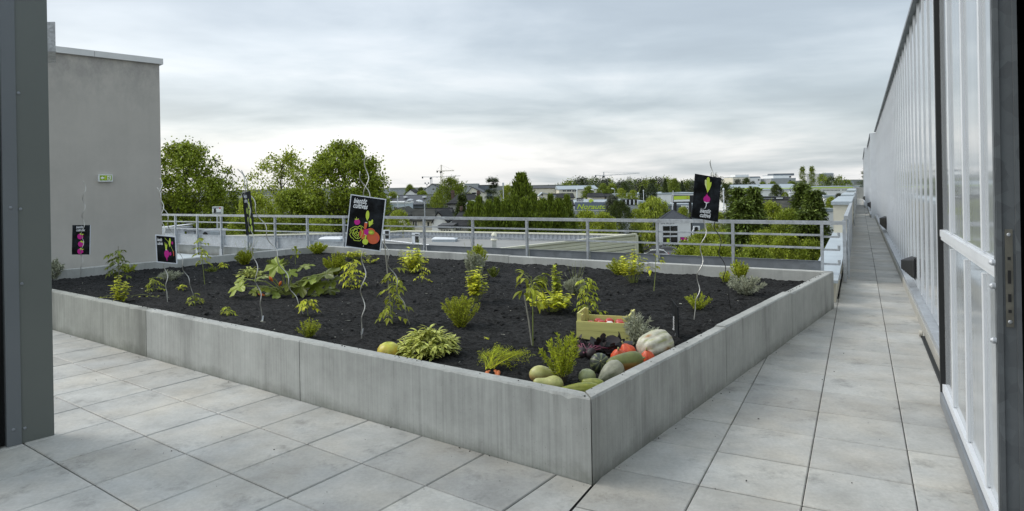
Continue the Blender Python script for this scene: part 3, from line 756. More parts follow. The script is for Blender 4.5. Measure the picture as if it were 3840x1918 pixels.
stake('silver wavy stake running down from the edge-on bean sign to a white tag', 985, 1203, 912, 638, 6.18, ph=1)
stake('silver wavy stake with its foot among the courgette leaves, leaning to the bean sign', 1137, 1180, 893, 632, 6.5, ph=3)
stake('silver wavy stake ending below the middle of the large framed sign', 1356, 1276, 1376, 586, Z4+.2, ph=.5, r=.02)
stake('dark wavy stake leaning up behind the right edge of the large framed sign', 1537, 1223, 1350, 643, Z4+.2, ph=2, r=.02)
stake('pale wavy stake below the turnip sign, its tip curving above it', 2603, 1198, 2672, 601, Z5+.17, ph=0, r=.02)
stake('black wavy stake rising from the soil to the right corner of the turnip sign', 2740, 1159, 2660, 700, Z5+.2, ph=2, mat='spiral_black', r=.02)
# ================================================================ leaves and plants
def rv(rn): return V((rn.gauss(0,1), rn.gauss(0,1), rn.gauss(0,1))).normalized()
def lf(mb, p, d, n, L, Wd, curl=.25):               # small single-quad leaf
    s = d.cross(n)
    s = s.normalized() if s.length > 1e-5 else d.orthogonal()
    n = s.cross(d)
    mb.add([p, p + d*L*.45 + s*Wd/2 + n*L*.04, p + d*L - n*L*curl, p + d*L*.45 - s*Wd/2 + n*L*.04], [(0,1,2,3)])
def blade(mb, p, d, n, L, Wd, droop=.5, k=4, prof=None, fold=.15):   # broad folded leaf
    s = d.cross(n); s = s.normalized() if s.length > 1e-5 else d.orthogonal(); n = s.cross(d).normalized()
    vs = []; c = V(p); t = V(d)
    prof = prof or [0.08, .75, 1.0, .7, .0]
    k = len(prof)-1
    for i, w in enumerate(prof):
        vs += [c + s*w*Wd/2 + n*fold*w*Wd, c, c - s*w*Wd/2 + n*fold*w*Wd]
        t = (t - V((0,0,1))*droop/k).normalized(); c = c + t*L/k
    fs = []
    for i in range(k):
        a = i*3; fs += [(a, a+1, a+4, a+3), (a+1, a+2, a+5, a+4)]
    mb.add(vs, fs)
G = {}
G['lime'] = leafmat('lime_leaf', (.58,.65,.06), .35, (1.15,1.0,.7)); G['mid'] = leafmat('garden_leaf', (.41,.49,.045), .35)
G['olive'] = leafmat('olive_leaf', (.35,.41,.04), .35); G['dark'] = leafmat('dark_leaf', (.17,.22,.035), .35)
G['grey'] = leafmat('grey_leaf', (.42,.45,.34), .25, (1.05,1,.95), .2); G['sage'] = leafmat('sage_leaf', (.54,.60,.17), .25, (1.1,1,.8), .25)
G['beet'] = leafmat('beet_leaf', (.020,.022,.022), .5, (1.6,1.0,1.1), .08, .35); G['stem'] = M('green_stem', (.22,.26,.06), .6, .2, 20)
G['wood'] = M('woody_stem', (.07,.06,.045), .8, .3, 20); G['bamboo'] = M('bamboo_cane', (.30,.29,.24), .6, .25, 12); G['pinkstem'] = M('pink_stem', (.22,.06,.10), .5, .5, 20)
G['zuc'] = leafmat('courgette_leaf', (.15,.20,.03), .4, (1.7,1.5,1.0), .25, .38)
G['tomfruit'] = M('unripe_fruit', (.42,.47,.10), .35, .1); G['flower'] = M('orange_flower', (.75,.17,.03), .5, .2)
def g_needle(rn, Hh, R, ns, dens, L, Wd, tilt=.35, base=.0):
    f, s = MB(), MB()
    for i in range(ns):
        a = rn.uniform(0, 2*PI); q = math.sqrt(rn.random())
        d = V((math.cos(a)*q*R*1.0, math.sin(a)*q*R*1.0, Hh*(1-.35*q*q)*rn.uniform(.7, 1.0)))
        ln = d.length; b = V((math.cos(a)*q*R*.15, math.sin(a)*q*R*.15, 0)); bend = V((rn.gauss(0,.05), rn.gauss(0,.05), 0))*ln*2
        pt = lambda t: b + d*t + bend*t*(1-t)
        s.tube([pt(0), pt(.4), pt(.75), pt(1)], [.0028, .002, .0015, .0006], 4, False)
        m = int(dens*ln/.01)
        for j in range(m):
            t = base + (1-base)*(j+rn.random())/m; u = (d + V((rn.gauss(0,1), rn.gauss(0,1), rn.gauss(0,1)))*ln*tilt*1.3).normalized()
            lf(f, pt(t), u, rv(rn), L*rn.uniform(.6, 1.1)*(1-.35*max(0, t-.85)/.15), Wd, .1)
    return {'foliage': f, 'stem': s}
def g_sage(rn, R, Hh, n, L, Wd):
    f, s = MB(), MB()
    for i in range(n):
        a = rn.uniform(0, 2*PI); q = math.sqrt(rn.random())
        e = V((math.cos(a)*q*R, math.sin(a)*q*R, Hh*math.sqrt(max(.03, 1-.85*q*q))*rn.uniform(.75, 1.02)))
        s.tube([V((e.x*.2, e.y*.2, 0)), e*.6 + V((0,0,.02)), e], [.004, .003, .002], 4, False)
        for j in range(rn.randint(7, 10)):
            b = a + rn.gauss(0, .9) if q > .5 else rn.uniform(0, 2*PI)
            d = V((math.cos(b), math.sin(b), rn.uniform(-.1, 1.1))).normalized()
            blade(f, e - d*L*.1 - V((0,0,rn.uniform(0,.05))), d, V((0,0,1)), L*rn.uniform(.6, 1.15), Wd*rn.uniform(.75, 1.1), rn.uniform(.5, 1.3), prof=[.1,.7,1,.85,.1])
    return {'foliage': f, 'stem': s}
def compound(f, s, rn, p, d, L, lw, nl=3, droop=1.0):
    c = V(p); t = V(d); pts = [c.copy()]; sd = d.cross(V((0,0,1)))
    sd = sd.normalized() if sd.length > .01 else V((1,0,0))
    for i in range(nl):
        t = (t - V((0,0,1))*droop*.35 + rv(rn)*.1).normalized(); c = c + t*L/nl; pts.append(c.copy())
        for sg in (-1, 1):
            dd = (sd*sg + t*.6 - V((0,0,1))*rn.uniform(0, .5)).normalized()
            blade(f, c, dd, V((0,0,1)), lw*rn.uniform(1.2, 1.9), lw*rn.uniform(.6, .9), rn.uniform(.3, 1.0), prof=[.15,.9,.75,.4,0])
    blade(f, c, t, V((0,0,1)), lw*2.0, lw, .7, prof=[.15,.95,.8,.4,0])
    s.tube(pts, [.002]*len(pts), 4, False)
def g_tomato(rn, Hh, R, n, lw, bare=.15, fruit=0):
    f, s, fr = MB(), MB(), []
    lean = V((rn.gauss(0,.06), rn.gauss(0,.06), 1))*Hh
    s.tube([V((0,0,-.01)), lean*.4, lean*.75 + V((.008,0,0)), lean], [.005, .004, .003, .0015], 5, False)
    n = int(n*1.35); lw *= 1.12
    for i in range(n):
        t = bare + (1-bare)*(i+rn.random())/n; a = i*2.4 + rn.gauss(0,.4)
        d = V((math.cos(a), math.sin(a), rn.uniform(.1, .7))).normalized()
        compound(f, s, rn, lean*t, d, R*rn.uniform(.6, 1.05)*(1.15-.5*t), lw, rn.randint(2, 3))
    for i in range(fruit):
        t = rn.uniform(.55, .8); a = rn.uniform(0, 2*PI); c = lean*t + V((math.cos(a)*.03, math.sin(a)*.03, -.02)); r = rn.uniform(.012, .02)
        q = MB(); q.lathe(c, [(.001, -r), (r*.7, -r*.7), (r, 0), (r*.7, r*.7), (.001, r)], 10); fr.append(q)
    return {'foliage': f, 'stem': s, 'fruit': fr}
def g_pepper(rn, Hh, R, n, L, Wd, bare=.5):
    f, s = MB(), MB(); top = V((rn.gauss(0,.02), rn.gauss(0,.02), Hh))
    s.tube([V((0,0,-.01)), top*.5 + V((.006,.0,0)), top], [.005, .004, .003], 5, False)
    for i in range(n):
        t = bare + (1-bare)*rn.random(); a = rn.uniform(0, 2*PI); b = top*t; e = b + V((math.cos(a)*R*rn.uniform(.3,1), math.sin(a)*R*rn.uniform(.3,1), rn.uniform(-.02, .12)*Hh))
        s.tube([b, (b+e)/2 + V((0,0,.012)), e], [.002, .0018, .001], 4, False)
        for j in range(2):
            d = (e-b + rv(rn)*R*.5); d.z -= R*.3; d = d.normalized()
            blade(f, e, d, V((0,0,1)), L*rn.uniform(.7, 1.2), Wd*rn.uniform(.7, 1.15), rn.uniform(.5, 1.5), prof=[.1,.8,1,.6,0], fold=.25)
    return {'foliage': f, 'stem': s}
def g_mint(rn, Hh, R, ns, L, nl=7, bare=.25, run=0):
    f, s = MB(), MB()
    for i in range(ns):
        a = rn.uniform(0, 2*PI); q = math.sqrt(rn.random()); h = Hh*rn.uniform(.55, 1)*(1-.3*q)
        e = V((math.cos(a)*q*R, math.sin(a)*q*R, h)); b = V((e.x*.25, e.y*.25, 0)); mid = (b+e)/2 + V((e.x*.2, e.y*.2, 0))
        pt = lambda t: b*(1-t)**2 + mid*2*t*(1-t) + e*t*t
        s.tube([pt(0), pt(.35), pt(.7), pt(1)], [.0022, .002, .0016, .001], 4, False)
        for j in range(nl):
            t = bare + (1-bare)*(j+.5)/nl; c = pt(t); k = rn.uniform(0, 2*PI)
            for sg in (0, PI):
                d = V((math.cos(k+sg), math.sin(k+sg), rn.uniform(-.1, .5))).normalized()
                blade(f, c, d, V((0,0,1)), L*rn.uniform(.6, 1.2), L*rn.uniform(.6, .95), rn.uniform(.1, .9), prof=[.25,.95,1,.75,.15], fold=.08)
    for i in range(run):
        a = rn.uniform(0, 2*PI) if run > 2 else (PI*.97 if i == 0 else .12); ln = rn.uniform(.25, .5); pts = [V((math.cos(a)*ln*t, math.sin(a)*ln*t, .03+.05*math.sin(t*3))) for t in (0,.3,.6,1)]
        s.tube(pts, .002, 4, False)
        for t in (.3,.5,.7,.85,1):
            c = V((math.cos(a)*ln*t, math.sin(a)*ln*t, .05))
            for sg in (1,-1): lf(f, c, V((-math.sin(a)*sg, math.cos(a)*sg, .4)).normalized(), V((0,0,1)), L*.7, L*.5)
    return {'foliage': f, 'stem': s}
def g_lavender(rn, Hh, R, ns, L, Wd, stalks, sh):
    g = g_needle(rn, Hh, R, ns, 4, L, Wd, .45)
    for i in range(stalks):
        a = rn.uniform(0, 2*PI); q = rn.uniform(.2, 1); e = V((math.cos(a)*R*1.5*q, math.sin(a)*R*1.5*q, sh*rn.uniform(.6, 1)))
        g['stem'].tube([V((0,0,.02)), e*.5 + V((0,0,.02)), e], [.0016, .0014, .001], 4, False)
        dd = (e - V((0,0,.02))).normalized()
        for j in range(9): lf(g['foliage'], e - dd*.05*(j/9), rv(rn), dd, .012, .007)
    return g
PLC = {}
def plant(kind, label, px, py, gen, seed, mats=('mid', 'stem'), cat='plant', group=None):
    rn = random.Random(seed); b = soil_pt(px, py); S = b.y/F
    g = gen(rn, S); t = thing(kind, label, cat, b, group)
    for nm, mb in [(k, q) for k, v in g.items() for q in (v if isinstance(v, list) else [v])]:
        if not mb.v: continue
        m = mats[0] if nm in ('foliage', 'leaf') else mats[1] if nm == 'stem' else {'fruit': 'tomfruit', 'flower': 'flower', 'cane': 'bamboo'}[nm]
        for i, q in enumerate(mb.v): mb.v[i] = (q[0]+b.x, q[1]+b.y, q[2]+b.z)
        mb.build(nm, G[m], t)
    return t
def cane(g, rn, x0, y0, x1, y1, b):                  # cane given as offsets
    mb = MB(); mb.tube([V((0,0,-.05)), V(((x1-x0), 0, y1))*.5, V(((x1-x0), 0, y1))], .006, 6); g['cane'] = mb; return g
# needle-leaved herbs
plant('rosemary', 'tall bright rosemary at the front corner among the squashes', 2112, 1437, lambda r, S: g_needle(r, 215*S, 74*S, 17, 4.2, 22*S, 3.4*S, .55, .22), 1, ('mid', 'wood'))
plant('rosemary', 'silvery grey rosemary between the wooden crate and the big white pumpkin', 2392, 1290, lambda r, S: g_needle(r, 120*S, 64*S, 24, 2.6, 24*S, 4.5*S, .6, .05), 2, ('grey', 'wood'))
plant('rosemary', 'round bushy rosemary alone in the middle of the soil', 1728, 1228, lambda r, S: g_needle(r, 128*S, 72*S, 60, 2.6, 14*S, 3.2*S, .6), 3, ('olive', 'wood'))
plant('rosemary', 'fan shaped rosemary bush in front of the back wall, left of the large framed sign', 1258, 1032, lambda r, S: g_needle(r, 88*S, 44*S, 50, 3.0, 10*S, 3*S, .5), 4, ('olive', 'wood'))
plant('rosemary', 'small rosemary tuft close to the back corner of the planter', 1190, 952, lambda r, S: g_needle(r, 44*S, 32*S, 34, 2.6, 9*S, 3*S, .5), 5, ('mid', 'wood'))
plant('rosemary', 'grey green rosemary half hidden behind the metal cladding at the left edge', 200, 1052, lambda r, S: g_needle(r, 82*S, 36*S, 26, 3, 14*S, 3.5*S, .6), 6, ('grey', 'wood'))
plant('rosemary', 'bright green rosemary against the back wall above the black stake', 2776, 1056, lambda r, S: g_needle(r, 86*S, 34*S, 40, 3, 10*S, 3.2*S, .55), 7, ('mid', 'wood'))
plant('thyme', 'low yellow green thyme at the foot of the black stake', 2722, 1060, lambda r, S: g_needle(r, 50*S, 26*S, 16, 2.4, 9*S, 4*S, .7), 8, ('mid', 'stem'))
plant('lavender', 'grey lavender spreading below the bright rosemary at the back right', 2796, 1103, lambda r, S: g_needle(r, 76*S, 66*S, 34, 3, 14*S, 3.2*S, .6), 9, ('grey', 'wood'))
plant('thyme', 'small fluffy thyme behind the foot of the pale stake at the right', 2615, 1156, lambda r, S: g_needle(r, 66*S, 46*S, 34, 2.6, 9*S, 3.4*S, .7), 10, ('mid', 'stem'))
plant('thyme', 'loose olive thyme near the front wall below the courgette plant', 1162, 1266, lambda r, S: g_needle(r, 76*S, 46*S, 36, 2.2, 10*S, 3.4*S, .75), 11, ('olive', 'stem'))
plant('thyme', 'dark little thyme right of the tall herb clump in the middle', 1852, 1040, lambda r, S: g_needle(r, 42*S, 24*S, 20, 2.6, 8*S, 3*S, .7), 12, ('dark', 'stem'))
plant('thyme', 'small dark thyme behind the staked pepper', 2032, 1078, lambda r, S: g_needle(r, 50*S, 26*S, 22, 2.4, 9*S, 3*S, .7), 13, ('dark', 'stem'))
plant('thyme', 'wispy thyme by the tower wall behind the staked tomato', 480, 1022, lambda r, S: g_needle(r, 34*S, 30*S, 24, 2.4, 8*S, 3*S, .7), 14, ('mid', 'stem'))
plant('santolina', 'silver grey cushion plant below the beetroot sign', 640, 1053, lambda r, S: g_needle(r, 40*S, 40*S, 40, 2.6, 9*S, 2.6*S, .8), 15, ('grey', 'wood'))
plant('thyme', 'dark fine tuft beside a lime seedling near the left back wall', 800, 1020, lambda r, S: g_needle(r, 20*S, 26*S, 18, 2.4, 8*S, 2.6*S, .7), 16, ('dark', 'stem'))
plant('dill', 'dark fine clump behind the courgette plant', 1040, 1005, lambda r, S: g_needle(r, 38*S, 38*S, 24, 2.2, 9*S, 2.6*S, .8), 17, ('dark', 'stem'))
plant('rosemary', 'olive rosemary leaning against the back wall beside a lime herb clump', 2322, 1030, lambda r, S: g_needle(r, 68*S, 44*S, 40, 2.8, 10*S, 3*S, .7), 18, ('olive', 'wood'))
plant('rosemary', 'upright rosemary behind the tall herb clump in the middle', 1792, 1012, lambda r, S: g_needle(r, 100*S, 36*S, 56, 3, 9*S, 3*S, .4), 19, ('mid', 'wood'))
# lavenders
plant('lavender', 'silvery lavender with long thin stalks behind the wooden crate', 2158, 1106, lambda r, S: g_lavender(r, 70*S, 36*S, 40, 16*S, 2.6*S, 10, 130*S), 20, ('grey', 'stem'))
plant('lavender', 'pale lavender with leaning flower stalks between the tall herb clumps', 1778, 1055, lambda r, S: g_lavender(r, 115*S, 36*S, 40, 14*S, 2.6*S, 6, 170*S), 21, ('grey', 'stem'))
plant('lavender', 'wispy lavender by the left back wall with thin straw coloured stalks', 922, 992, lambda r, S: g_lavender(r, 56*S, 34*S, 30, 12*S, 2.4*S, 18, 92*S), 22, ('olive', 'stem'))
plant('lavender', 'thin grey flower stalk clump behind the lime herb right of the large sign', 1560, 1000, lambda r, S: g_lavender(r, 60*S, 20*S, 12, 12*S, 2.4*S, 12, 120*S), 23, ('grey', 'stem'))
# sages
plant('sage', 'large pale green sage bush beside the orange pumpkin at the front wall', 1606, 1342, lambda r, S: g_sage(r, 98*S, 115*S, 84, 44*S, 11.5*S), 24, ('sage', 'stem'), cat='plant')
plant('sage', 'small pale sage left of the courgette plant', 940, 1040, lambda r, S: g_sage(r, 40*S, 38*S, 22, 26*S, 9*S), 25, ('sage', 'stem'))
# tomatoes and peppers
plant('tomato_plant', 'dark staked tomato plant in front of the grey tower', 446, 1046, lambda r, S: cane(g_tomato(r, 108*S, 46*S, 15, 11*S, .2), r, 0, 0, 0, 122*S, 0), 30, ('dark', 'stem'))
plant('tomato_plant', 'staked tomato plant on a cane right below the large framed sign', 1471, 1212, lambda r, S: cane(g_tomato(r, 205*S, 62*S, 17, 14*S, .12), r, 0, 0, -26*S, 330*S, 0), 31, ('olive', 'stem'))
plant('tomato_plant', 'leafy tomato plant with the silver stake running through it, left of the framed sign', 1318, 1083, lambda r, S: g_tomato(r, 108*S, 52*S, 17, 11*S, .05), 32, ('lime', 'stem'))
plant('tomato_plant', 'tall drooping tomato plant directly behind the wooden crate', 2208, 1182, lambda r, S: g_tomato(r, 140*S, 52*S, 20, 11*S, .05), 33, ('mid', 'stem'))
plant('tomato_plant', 'tall thin tomato plant with unripe fruit by the back parapet on the left', 768, 1068, lambda r, S: g_tomato(r, 180*S, 34*S, 9, 9*S, .45, 6), 34, ('mid', 'stem'))
plant('tomato_seedling', 'tomato seedling among the soil left of the beetroot sign stakes', 578, 1092, lambda r, S: g_tomato(r, 52*S, 38*S, 9, 8*S, .1), 35, ('olive', 'stem'))
plant('tomato_seedling', 'tomato seedling below the leaning stake of the beetroot sign', 731, 1147, lambda r, S: g_tomato(r, 46*S, 36*S, 7, 8*S, .1), 36, ('olive', 'stem'))
plant('tomato_seedling', 'low spreading tomato seedling near the front wall on the left', 855, 1188, lambda r, S: g_tomato(r, 38*S, 40*S, 6, 9*S, .3), 37, ('mid', 'stem'))
plant('tomato_seedling', 'bright tomato seedling in front of the courgette leaves', 1155, 1188, lambda r, S: g_tomato(r, 66*S, 46*S, 8, 12*S, .5), 38, ('lime', 'stem'))
plant('tomato_seedling', 'tiny lime seedling between the stakes of the beetroot sign', 684, 1090, lambda r, S: g_tomato(r, 26*S, 18*S, 6, 6*S, .2), 39, ('lime', 'stem'))
plant('tomato_seedling', 'small lime seedling near the left back wall', 838, 1010, lambda r, S: g_tomato(r, 26*S, 22*S, 6, 6*S, .5), 40, ('lime', 'stem'))
plant('tomato_seedling', 'spindly lime seedling branching right of the dark wavy stake', 1582, 1060, lambda r, S: g_tomato(r, 80*S, 46*S, 7, 8*S, .15), 41, ('lime', 'stem'))
plant('pepper_plant', 'pepper plant with drooping leaves on a leaning cane left of the wooden crate', 1998, 1298, lambda r, S: cane(g_pepper(r, 262*S, 62*S, 22, 42*S, 17*S, .66), r, 0, 0, -28*S, 190*S, 0), 42, ('olive', 'stem'))
plant('pepper_plant', 'single thin young pepper plant left of the black stake', 2452, 1093, lambda r, S: g_pepper(r, 128*S, 26*S, 9, 22*S, 10*S, .6), 43, ('lime', 'stem'))
plant('pepper_plant', 'small pepper seedling in front of the back corner of the planter', 1108, 992, lambda r, S: g_pepper(r, 62*S, 18*S, 9, 15*S, 8*S, .5), 44, ('mid', 'stem'))
# mints and round-leaved herbs
plant('mint', 'lime mint clump with long runners near the front wall on the left', 452, 1134, lambda r, S: g_mint(r, 118*S, 40*S, 16, 13*S, 7, .1, 2), 50, ('lime', 'stem'))
plant('mint', 'tall lime herb clump on thin stems in the middle of the bed', 1787, 1132, lambda r, S: g_mint(r, 165*S, 40*S, 26, 17*S, 7, .38, 0), 51, ('lime', 'stem'))
plant('mint', 'bright lime herb clump right of the large framed sign', 1548, 1024, lambda r, S: g_mint(r, 118*S, 58*S, 36, 14*S, 7, .2), 52, ('lime', 'stem'))
plant('mint', 'lime herb clump on bare stems against the back wall', 2377, 1057, lambda r, S: g_mint(r, 142*S, 56*S, 36, 13*S, 6, .42), 53, ('lime', 'stem'))
plant('nasturtium', 'low round leaved nasturtium with a tall central shoot behind the crate', 2062, 1168, lambda r, S: g_mint(r, 92*S, 92*S, 36, 19*S, 5, .45), 54, ('lime', 'stem'))
plant('mint', 'tall narrow mint shoot rising out of the nasturtium', 2080, 1150, lambda r, S: g_mint(r, 200*S, 24*S, 9, 16*S, 13, .15), 55, ('mid', 'stem'))
plant('parsley', 'bright parsley at the back wall below the left edge of the framed sign', 1330, 976, lambda r, S: g_mint(r, 44*S, 44*S, 34, 11*S, 4, .4), 56, ('lime', 'stem'))
plant('mint', 'low lime sprig reaching right along the back wall below the framed sign', 1385, 985, lambda r, S: g_mint(r, 34*S, 34*S, 8, 9*S, 5, .2), 57, ('lime', 'stem'))
plant('weed_seedling', 'tiny lime tuft on bare soil left of the carrots', 1830, 1272, lambda r, S: g_mint(r, 8*S, 16*S, 5, 8*S, 2, .2), 58, ('lime', 'stem'))
# courgette plant
def g_zuc(rn, S):
    f, s, fl = MB(), MB(), []
    L = [(-160,50,62,-14),(-182,70,40,6),(-85,85,50,12),(-72,38,44,0),(-45,-30,66,-16),(-28,128,66,4),(15,100,46,0),(62,118,50,10),(95,70,60,4),(150,92,72,-4),(172,60,58,2),(60,42,66,-8),(112,45,62,-6),(158,22,50,-10),(20,50,46,-12),(-125,20,40,0),(112,12,46,2),(0,30,44,8),(40,82,46,14),(-20,70,38,-6),(85,98,40,0)]
    for dx, dz, w, dy in L[:17]:
        e = V((dx*S, rn.uniform(-.25,.25)*abs(dx)*S + dy*S, max(.035, dz*S*.92))); w *= S*.72
        s.tube([V((0,0,.02)), V((e.x*.45, e.y*.45, e.z*.7+.03)), e], [.009, .008, .006], 6, False)
        n = 40; out = V((e.x, e.y - .4*abs(e.x) - .04, .0)); out = out.normalized(); up = (V((0,-.5,1)) + rv(rn)*.5).normalized()
        x = (out - up*out.dot(up)).normalized(); y = up.cross(x); vs = [e - up*w*.05]; ph = rn.uniform(0, 6)
        for rr in (.35, .7, 1.0):
            for i in range(n):
                a = 2*PI*i/n - PI; lob = 1 - .46*abs(math.sin(a*2.5 + PI*.5))**4 + .07*math.sin(a*13 + ph)
                if abs(a) > PI-.3: lob *= .35
                r = w*rr*(1 + (lob-1)*rr**1.5)
                dz_ = w*(.10*math.cos(a*5)*rr - .10*rr**2*(.7 + .9*math.sin(a*1.5 + ph)) + .05*math.sin(a*9 + ph)*rr)
                vs.append(e + x*(math.cos(a)*r + w*.15*rr) + y*math.sin(a)*r + up*dz_)
        fs = [(0, 1+i, 1+(i+1)%n) for i in range(n)] + [(1+k*n+i, 1+(k+1)*n+i, 1+(k+1)*n+(i+1)%n, 1+k*n+(i+1)%n) for k in range(2) for i in range(n)]
        f.add(vs, fs)
    for dx, dz, a in ((-70,8,2.6),(-40,62,1.8),(-15,45,1.2)):
        c = V((dx*S, -.08, max(.03, dz*S))); ax = V((math.cos(a), -.3, math.sin(a)*.6)).normalized(); q = MB()
        q.lathe(c, [(.008, 0), (.014, .02), (.018, .04), (.010, .062), (.002, .075)], 9, ax); fl.append(q)
        s.tube([V((0,0,.03)), c], .006, 5)
    return {'foliage': f, 'stem': s, 'flower': fl}
plant('courgette_plant', 'sprawling courgette plant with big lobed leaves and orange flower buds', 1072, 1112, lambda r, S: g_zuc(r, S), 60, ('zuc', 'stem'))
# bunch of carrots lying on the soil
CARO = M('carrot_orange', (.45,.12,.03), .5, .2); BEETM = M('beet_skin', (.02,.012,.014), .6, .3)
def bunch_carrots():
    rn = random.Random(5); b = soil_pt(1838, 1400); S = b.y/F; t = thing('carrot_bunch', 'bunch of carrots lying by the front wall, feathery tops spread over the soil', 'vegetables', b)
    f, s, c = MB(), MB(), MB()
    for i in range(26):
        dx, dy = rn.uniform(-50, 150)*S, rn.uniform(.05, .34); e = V((b.x + dx, b.y + dy, 0)); e.z = soil_z(e.x, e.y) + rn.uniform(.02, .11)
        o = b + V((rn.uniform(-.03,.03), rn.uniform(-.02,.02), .03)); m_ = (o+e)/2 + V((rn.gauss(0,.03), 0, rn.uniform(.04, .12)))
        pt = lambda q: o*(1-q)**2 + m_*2*q*(1-q) + e*q*q
        s.tube([pt(q/5) for q in range(6)], [.003,.0028,.0024,.002,.0016,.001], 5, False)
        for j in range(70):
            q = rn.uniform(.4, 1.08); lf(f, pt(q) + rv(rn)*.025*q, rv(rn), rv(rn), .016, .0035)
    for i in range(5):
        c = MB(); o = b + V((rn.uniform(-.05,.07), rn.uniform(-.05,.0), .01)); c.lathe(o, [(.004, .02), (.012, .012), (.014, 0), (.011, -.06), (.002, -.13)], 10, V((rn.uniform(-.3,.3), .9, .35))); c.build('root', CARO, t, True)
    f.build('foliage', G['mid'], t); s.build('stem', G['lime'], t)
bunch_carrots()
def bunch_beets():
    rn = random.Random(8); b = soil_pt(2190, 1348); S = b.y/F; t = thing('beetroot_bunch', 'bunch of beetroots with dark purple leaves and pink stems in front of the crate', 'vegetables', b)
    f, s, c = MB(), MB(), MB()
    for i in range(80):
        e = b + V((rn.uniform(-40, 165)*S, rn.uniform(.04, .26), 0)); e.z = soil_z(e.x, e.y) + rn.uniform(.03, .11)
        o = b + V((rn.uniform(-.04,.06), rn.uniform(-.03,.05), .05)); m_ = (o+e)/2 + V((0,0,rn.uniform(.02,.07)))
        if i % 4 == 0: s.tube([o, o*.25+m_*.5+e*.25, e], [.0045, .0035, .002], 5, False)
        d = (e-o); d.z *= .2; d = (d + rv(rn)*.25).normalized()
        blade(f, e - d*.05, d, (V((0,-1.0,1))+rv(rn)*.7).normalized(), rn.uniform(.06, .115), rn.uniform(.05, .085), rn.uniform(-.8, 1.8), prof=[.25,.75,1,.75,.95,.6,.15], fold=rn.uniform(-.2,.3))
    for dx, dy in ((-.01,.02),(.05,.0),(.03,.07)):
        c = MB(); c.lathe(b + V((dx, dy, .035)), [(.001,-.045),(.02,-.035),(.04,-.01),(.042,.01),(.028,.035),(.012,.045),(.004,.05)], 14, V((.2,-.3,1))); c.build('root', BEETM, t, True)
    f.build('foliage', G['beet'], t); s.build('stem', G['pinkstem'], t)
bunch_beets()
# ================================================================ squashes: lathe about a tilted axis, skin colours as point attribute
def skinmat(*a):
    m = attrmat(*a); nt = m.node_tree; b = nt.nodes['Principled BSDF']; l = b.inputs['Base Color'].links[0].from_socket
    c = mixc(nt, ramp(nt, noisef(nt, 38, 5, .7), [(.64, 0), (.72, .35)]), l, (.10,.075,.035)); c = mixc(nt, ramp(nt, noisef(nt, 9, 6, .7), [(.58, 0), (.74, .32)]), c, (.20,.17,.09)); nt.links.new(c, b.inputs['Base Color']); return m
SKIN = skinmat('squash_skin', .4, .24, 22, .35, 30); STEM = M('dry_stalk', (.30,.28,.12), .8, .2, 30)
def squash(name, label, px, py, R, L, prof, ax, col, ribs=0, rd=.08, stem=None, cat='squash', lift=0.0, k=40, grp=None):
    c = soil_pt(px, py)
    for _ in range(6): c = gp(px, py, soil_z(c.x, c.y) + lift)
    ax = V(ax).normalized(); t = thing(name, label, cat, c, grp); mb = MB(); n = len(prof)
    R *= .94; L *= .94; pf = [(max(.0008, r)*R, (h-.5)*L) for r, h in prof]
    rib = (lambda a, q: 1 - rd*abs(math.cos(a*ribs/2))**3*math.sin(PI*min(1, max(0, q)))) if ribs else None
    mb.lathe(c, pf, k, ax, rib, col); mb.build('body', SKIN, t, True)
    if stem:
        s = MB(); h0 = pf[-1][1]; d = (ax + V((.2,.0,.25))).normalized(); o = c + ax*(h0 - .004)
        s.tube([o, o + ax*stem*.5, o + ax*stem*.6 + d*stem*.4], [stem*.33, stem*.22, stem*.26], 7); s.build('stalk', STEM, t, True)
    return t
def nz(a, q, f=3.0, sd=0): return noise.noise(V((math.cos(a)*f, math.sin(a)*f, q*f*2 + sd)))
def mixt(c0, c1, k): k = max(0, min(1, k)); return tuple(c0[i]*(1-k) + c1[i]*k for i in range(3))
def smooth_prof(n, f): return [(f(i/n), i/n) for i in range(n+1)]
ROUND = smooth_prof(14, lambda t: max(0, 1-(2*t-1)**2)**.5)
cream = (.42,.42,.15)
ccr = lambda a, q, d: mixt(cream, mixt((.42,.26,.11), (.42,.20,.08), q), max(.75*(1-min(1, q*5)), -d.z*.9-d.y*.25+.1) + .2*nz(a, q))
BUT = [(0,0),(.10,.005),(.22,.01),(.55,.05),(.85,.15),(.98,.26),(.98,.36),(.84,.48),(.68,.58),(.62,.70),(.60,.82),(.52,.92),(.30,.985),(.0,1)]
squash('butternut_squash', 'pale butternut squash lying behind the rosemary stems, round end to the left', 2050, 1405, .062, .245, BUT, (.98,.12,-.05), ccr, lift=.045, grp='squashes heaped in the front corner')
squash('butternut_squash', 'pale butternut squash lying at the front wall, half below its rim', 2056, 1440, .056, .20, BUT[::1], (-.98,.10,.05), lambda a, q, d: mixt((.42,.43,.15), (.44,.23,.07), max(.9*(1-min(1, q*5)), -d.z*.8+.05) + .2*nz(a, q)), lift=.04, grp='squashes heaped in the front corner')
gm = (.16,.19,.02); gp_ = (.33,.34,.06)
LONGP = [(0,0),(.3,.015),(.62,.08),(.88,.2),(1,.36),(.97,.5),(.82,.66),(.66,.78),(.52,.9),(.3,.97),(0,1)]
squash('marrow', 'long bright green marrow lying in the very corner of the front wall', 2172, 1460, .042, .27, LONGP, (-.95,-.12,-.02), lambda a, q, d: mixt(gm, gp_, .5 + .8*math.sin(a*5)*.4 + nz(a, q)), 5, .10, lift=.032, cat='vegetables')
